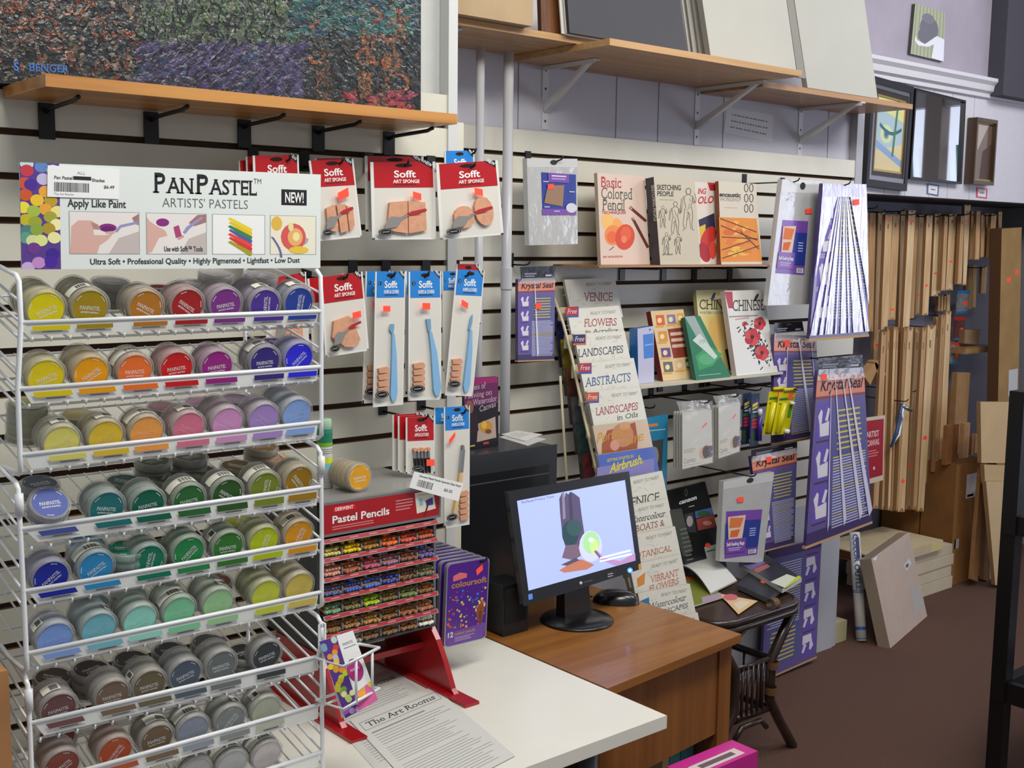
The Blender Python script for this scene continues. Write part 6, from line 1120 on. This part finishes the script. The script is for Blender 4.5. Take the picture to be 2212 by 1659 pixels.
for i,t in enumerate(MID): bar(*t[:6],2.89+.02*(i%3),t[6],'long pale stretcher bar, %s from the red canvas card in the lower row'%ORD[i],t[7] or None,grp='long stretcher bars in the lower row')
SM=[(2027,2032,638,2026,2031,672,5),(2034,2038,638,2033,2037,672,1),(2040,2044,639,2039,2043,670,3),(2045,2052,636,2045,2052,676,0),(2093,2101,573,2091,2099,668,5),(2102,2110,573,2100,2108,664,1),(2122,2133,576,2119,2130,634,0)]
for i,t in enumerate(SM): bar(*t[:6],3.10,t[6],'short stretcher bar, %s from the near end of the small middle group'%ORD[i],None,grp='short stretcher bars in the middle',notch=False)
for i,(x,y) in enumerate([(1892,448),(1908,457),(1950,455),(1976,462),(2000,466),(2030,466),(2060,465),(2092,462),(2122,462),(2150,464),(1975,688),(2020,706),(2055,682),(2126,577),(1960,795),(1976,845)]):
    hook(x,y,YP,2.92+.02*(i%3),'%s thin wire hook on the pegboard counted from the silver pack'%ORD[i],plate=False,grp='wire hooks on the pegboard')
sf=SY(2.90); m=M()
for q in ([(1892,782),(1899,790),(1880,832),(1866,812)],[(1889,782),(1897,778),(1914,808),(1902,830)]): a=[sf(*p) for p in q]; m.hexa(a,[p+V((0,.04,0)) for p in a],C('B48A5C',r=.8))
m.ob('hanging_corner_piece',label='mitred wooden corner piece at the foot of the longest upper bar',cat='wooden piece')
e=thing('canvas_pliers',sf(1940,960),'chrome canvas pliers with blue handles hanging before the stretcher bars','pliers')
s2=SY(2.86); M().tube([s2(1947,876),s2(1968,886)],.010,MET,n=10).ob('jaw',e); m=M(); m.tube([s2(1948,872),s2(1944,895),s2(1938,930),s2(1924,966)],[.009,.008,.009,.005],C('2E4A78',r=.3,coat=.5),n=8); m.tube([s2(1950,880),s2(1949,905),s2(1942,940),s2(1928,962)],[.007,.006,.007,.004],MET,n=8); m.ob('hanging_handle',e)
hook(1958,866,YP,2.85,'wire hook carrying the canvas pliers',plate=False,grp='wire hooks on the pegboard')
sf=SY(3.08)
for i,(q,h,hh) in enumerate([([(2069,629),(2095,628),(2090,676),(2067,678)],'8A8C90','2E86C4'),([(2062,686),(2086,686),(2082,734),(2062,735)],'6A3A3C','C8342C'),([(2054,738),(2076,743),(2070,790),(2052,786)],'8C9094','C84A3A')]):
    c=cpx(q,sf,.006,C(h,r=.2,coat=.6,n=.3,ns=60)); c.rc(-.05,-.02,1.05,.12,C(hh,r=.4),.0006); c.rc(.0,.9,1,1,C('2E7AB8'),.0006); c.el(.7,.55,.2,.1,ORG_T,.001); c.ob('hanging_hardware_pack',label=['blue topped','red topped middle','lowest red topped'][i]+' hardware blister pack on the pegboard past the stretcher bars',cat='blister pack')
a=PY(2078,752,3.02); b=PY(2145,745,3.02); M().box((a.x,3.0,a.z-.03),(b.x,YP-.002,a.z),wood('B8905C','94703E')).ob('small_shelf',label='small wooden shelf on the pegboard near the tall boxes',cat='shelf')
c=cpx([(2083,742),(2084,712),(2120,712),(2112,744)],SY(3.05),.05,C('A88A68',r=.8,n=.1,ns=30),C('8A6C4A')); c.ob('hanging_paper_bag',label='crumpled brown paper packet on the small pegboard shelf',cat='packet')
# boxes and canvases along the far wall
def bx2(name,corner,xr_,ytop,dep,label,cat,col,draw=None,z0=.001):
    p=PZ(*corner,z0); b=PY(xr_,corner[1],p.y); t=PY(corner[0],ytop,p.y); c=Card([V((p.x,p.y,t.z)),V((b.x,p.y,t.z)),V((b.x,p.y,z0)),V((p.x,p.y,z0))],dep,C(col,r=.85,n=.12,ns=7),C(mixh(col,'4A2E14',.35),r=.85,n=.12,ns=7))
    if draw: draw(c)
    return c.ob(name,label=label,cat=cat)
def b1(c): c.rc(.35,.10,.85,.30,C('D8D8DC',r=.5)); c.rc(.4,.27,.6,.29,C('5A6A78')); c.rc(.08,.62,.22,.70,C('C8C0B8')); c.rc(-.0,.0,.12,1,C('A87C48',r=.3,coat=.4),.0004)
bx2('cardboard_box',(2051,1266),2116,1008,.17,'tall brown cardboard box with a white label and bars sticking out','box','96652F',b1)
p=PZ(2051,1266,.001); zt1=PY(2051,1008,p.y).z
for i,(x0,x1,y0,h) in enumerate([(2047,2060,920,'8A5A30'),(2063,2072,918,'7A4A26'),(2083,2096,915,'AE8458'),(2100,2106,940,'8A5A30'),(2108,2113,938,'A87A4A'),(2116,2124,944,'9A5A44')]):
    a=PY(x0,y0,p.y+.03+.02*i); b=PY(x1,y0,p.y+.03+.02*i); m=M(); m.box((a.x,a.y,zt1-.0+.001),(b.x,a.y+.02,a.z),C(h,r=.7,n=.15,ns=20)); m.ob('wood_offcut',label='%s wooden offcut standing in the tall cardboard box'%['broad brown','dark brown','pale front','narrow brown','thin tan','reddish last'][i],cat='wooden bar')
for i,(x0,x1,y0,x2,x3,y1,h) in enumerate([(2068,2096,805,2058,2084,990,'A47C50'),(2053,2072,842,2046,2064,960,'8A6238')]):
    sf=SY(3.0+.03*i); q=[sf(x0,y0),sf(x1,y0),sf(x3,y1),sf(x2,y1)]; Card(q,.03,C(h,r=.8,n=.1,ns=12)).ob('cardboard_sheet',label=['larger','smaller'][i]+' brown board leaning against the pegboard above the tall box',cat='board')
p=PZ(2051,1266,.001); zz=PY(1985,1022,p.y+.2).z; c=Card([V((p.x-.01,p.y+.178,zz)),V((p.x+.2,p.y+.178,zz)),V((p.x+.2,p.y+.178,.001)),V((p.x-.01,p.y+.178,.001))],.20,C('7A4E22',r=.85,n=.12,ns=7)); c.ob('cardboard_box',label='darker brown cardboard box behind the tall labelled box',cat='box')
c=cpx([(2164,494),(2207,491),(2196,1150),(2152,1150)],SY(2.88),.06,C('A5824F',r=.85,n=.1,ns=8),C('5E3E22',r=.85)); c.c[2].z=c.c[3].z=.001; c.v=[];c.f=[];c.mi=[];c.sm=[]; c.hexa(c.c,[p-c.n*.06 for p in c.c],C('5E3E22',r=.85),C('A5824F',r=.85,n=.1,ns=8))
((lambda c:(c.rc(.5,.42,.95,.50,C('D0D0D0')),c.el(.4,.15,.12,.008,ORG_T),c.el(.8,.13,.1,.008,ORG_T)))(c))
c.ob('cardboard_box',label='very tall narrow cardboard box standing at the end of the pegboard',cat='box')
for i,(q,h,lb) in enumerate([([(2118,868),(2195,868),(2190,1000),(2120,1000)],'D2B486','upper pale wooden panel leaning by the tall boxes'),([(2126,1004),(2192,1006),(2188,1040),(2128,1044)],'CDB080','middle pale wooden panel leaning by the tall boxes'),([(2130,1040),(2192,1040),(2170,1264),(2150,1264)],'D6B98C','lowest pale wooden panel leaning by the tall boxes')]):
    c=cpx(q,SY(2.66-.02*i),.02,C(h,r=.7,n=.04,ns=8),C('9A7850')); c.ob('pale_board',label=lb,cat='panel')
for i,(x0,x1,x2,x3,y0) in enumerate([(2120,2128,2100,2112,1010),(2128,2134,2124,2136,1060),(2135,2141,2138,2146,1060)]):
    sf=SY(2.70+.01*i); q=[sf(x0,y0),sf(x1,y0),sf(x3,1257),sf(x2,1252)]; Card(q,.02,C(['9A7046','7A5634','C8A878'][i],r=.7,n=.1,ns=12)).ob('panel_edge_board',label=['tan','dark brown','pale'][i]+' board edge standing between the tall box and the pale panels',cat='board')
# stacked canvases lying flat
p=PZ(1992,1291,.001); b=PY(2056,1270,p.y); w_=b.x-p.x; z=.001
hts=[PY(1992,y,p.y).z for y in (1265,1240,1216,1195)]
for i,zt2 in enumerate(hts):
    m=M(); m.box((p.x-.10-.01*(i%2),p.y+.004*(i%2),z),(p.x+w_-.008*(i%2),p.y+.34,zt2-.001),C('D2C4A8',r=.6,n=.04,ns=9)); m.box((p.x-.10,p.y-.0005+.004*(i%2),z+.001),(p.x+w_-.01,p.y+.004,z+.004),C('B8A280')); m.ob('boxed_canvas',label='cream boxed canvas, %s of the flat stack on the carpet'%['lowest','second from below','third from below','fourth from below'][i],cat='canvas',bevel=.002); z=zt2
zt3=PY(1990,1152,p.y).z
m=M(); m.box((p.x-.40,p.y-.02,z+.0005),(p.x+.12,p.y+.30,z+.045),C('CBB994',r=.7,n=.05,ns=9)); m.poly([(p.x-.401,p.y,z+.002),(p.x-.401,p.y+.25,z+.002),(p.x-.401,p.y+.25,z+.04),(p.x-.401,p.y,z+.04)],C('5A3418')); m.box((p.x+.02,p.y-.021,z+.002),(p.x+.12,p.y-.02,z+.043),C('DCCB8E')); m.ob('canvas_box',label='opened tan carton lying across the top of the canvas stack',cat='box')
# leaning wrapped canvas, poster tube, wall socket box, carton
a,b=PZ(1923,1401,.002),PZ(2003,1331,.002); sf=S(a,(b-a).cross(V((.10,.30,1)))); c=cpx([(1882,1207),(1963,1149),(2003,1331),(1923,1401)],sf,.05,C('D8C4B4',r=.25,coat=.7,n=.03,ns=14,bump=.05,bs=20),C('9C8C78',r=.4,coat=.4)); c.pg([(.70,.30),(.86,.27),(.90,.34),(.74,.38)],C('D8D8DC',r=.3),.0008); c.el(.78,.33,.04,.02,C('4A5A60'),.0012); c.pg([(.75,.5),(.98,.75),(.95,.85),(.72,.9)],C('D2D0CE',r=.15,coat=1),.0008); c.xp([(1885,1208),(1896,1200),(1892,1212)],C('F4F4F8',r=.1),.001); c.ob('wrapped_canvas',label='large shrink wrapped canvas leaning on the stacked canvases',cat='canvas')
t0=PZ(1861,1385,.001); t1=PY(1846,1150,t0.y+.12); m=M(); r=.022; TB=C('D6D2CC',r=.4,coat=.3); ax=(t1-t0).normalized(); L=(t1-t0).length
m.lathe([(.001,0),(r,0),(r,L),(.001,L)],t0,ax,TB,20); UB=C('2E5A9A',r=.4)
for z0,z1 in ((.02,.028),(.10,.13),(.44,.447),(.455,.462)): m.lathe([(r*1.01,L*z0),(r*1.01,L*z1)],t0,ax,UB,20)
vd=(EYE-t0); vd=(vd-ax*vd.dot(ax)).normalized(); sd=ax.cross(vd)
m.text('COLOR OUTLET',t0+vd*r*1.03+ax*L*.98-sd*.008,t0+vd*r*1.03+ax*L*.42-sd*.008,sd*.020,UB,'b'); m.poly([t0+vd*r*1.02+ax*L*.75+sd*.016,t0+vd*r*1.02+ax*L*.95+sd*.016,t0+vd*r*1.02+ax*L*.95+sd*.002,t0+vd*r*1.02+ax*L*.75+sd*.002],C('5A3A78')); m.ob('poster_tube',label='white cardboard tube with blue lettering standing against the wall end',cat='tube')
a=PZ(1790,1396,.001); b=PZ(1833,1384,.001); zt4=PY(1790,1352,a.y).z
m=M(); m.box((a.x,a.y,.001),(b.x,a.y+.07,zt4),C('C2BC94',r=.5)); m.ob('conduit_box',label='cream plastic conduit box at the foot of the grey wall end',cat='box',bevel=.003)
# black metal display rack at the right edge
BM=C('0C0C0E',r=.4); pz=PZ(2150,1659,0)
yk=1.56; e=thing('metal_rack',V((PY(2150,1659,yk).x,yk,0)),'black metal display rack at the near right edge of the aisle','rack')
x=PY(2165,1500,yk).x
m=M(); m.box((x-.014,yk-.014,.001),(x+.03,yk+.03,PY(2180,850,yk).z),BM); m.ob('post',e)
for y0,y1 in ((1120,1160),(1470,1512)):
    z1=PY(2165,y0,yk).z; z0=PY(2165,y1,yk).z; m=M(); m.box((x-.02,yk-.016,z0),(x+.9,yk+.02,z1),BM); m.box((x-.012,yk-.45,z0),(x+.012,yk,z1),BM); m.box((x,yk-.45,z0+.006),(x+.9,yk+.01,z0+.012),BM); m.ob('shelf_rail',e)
z1=PY(2165,1470,yk).z-.02
m=M(); m.lathe([(.001,.012),(.05,.012),(.075,.06),(.08,.075),(.073,.075),(.045,.02),(.001,.02)],(x+.20,yk-.12,z1-.018),(0,0,1),wood('8A5426','5A3418'),28); m.ob('wooden_bowl',label='brown wooden bowl on the lower shelf of the black rack',cat='bowl')

a=PY(18,1448,1.60); m=M(); m.box((.22,1.60,ZT+.001),(a.x,1.85,a.z),C('A9784A',r=.85,n=.1,ns=10)); m.ob('cardboard_box',label='small tan cardboard box at the near side of the wire rack on the white table',cat='box',bevel=.002)
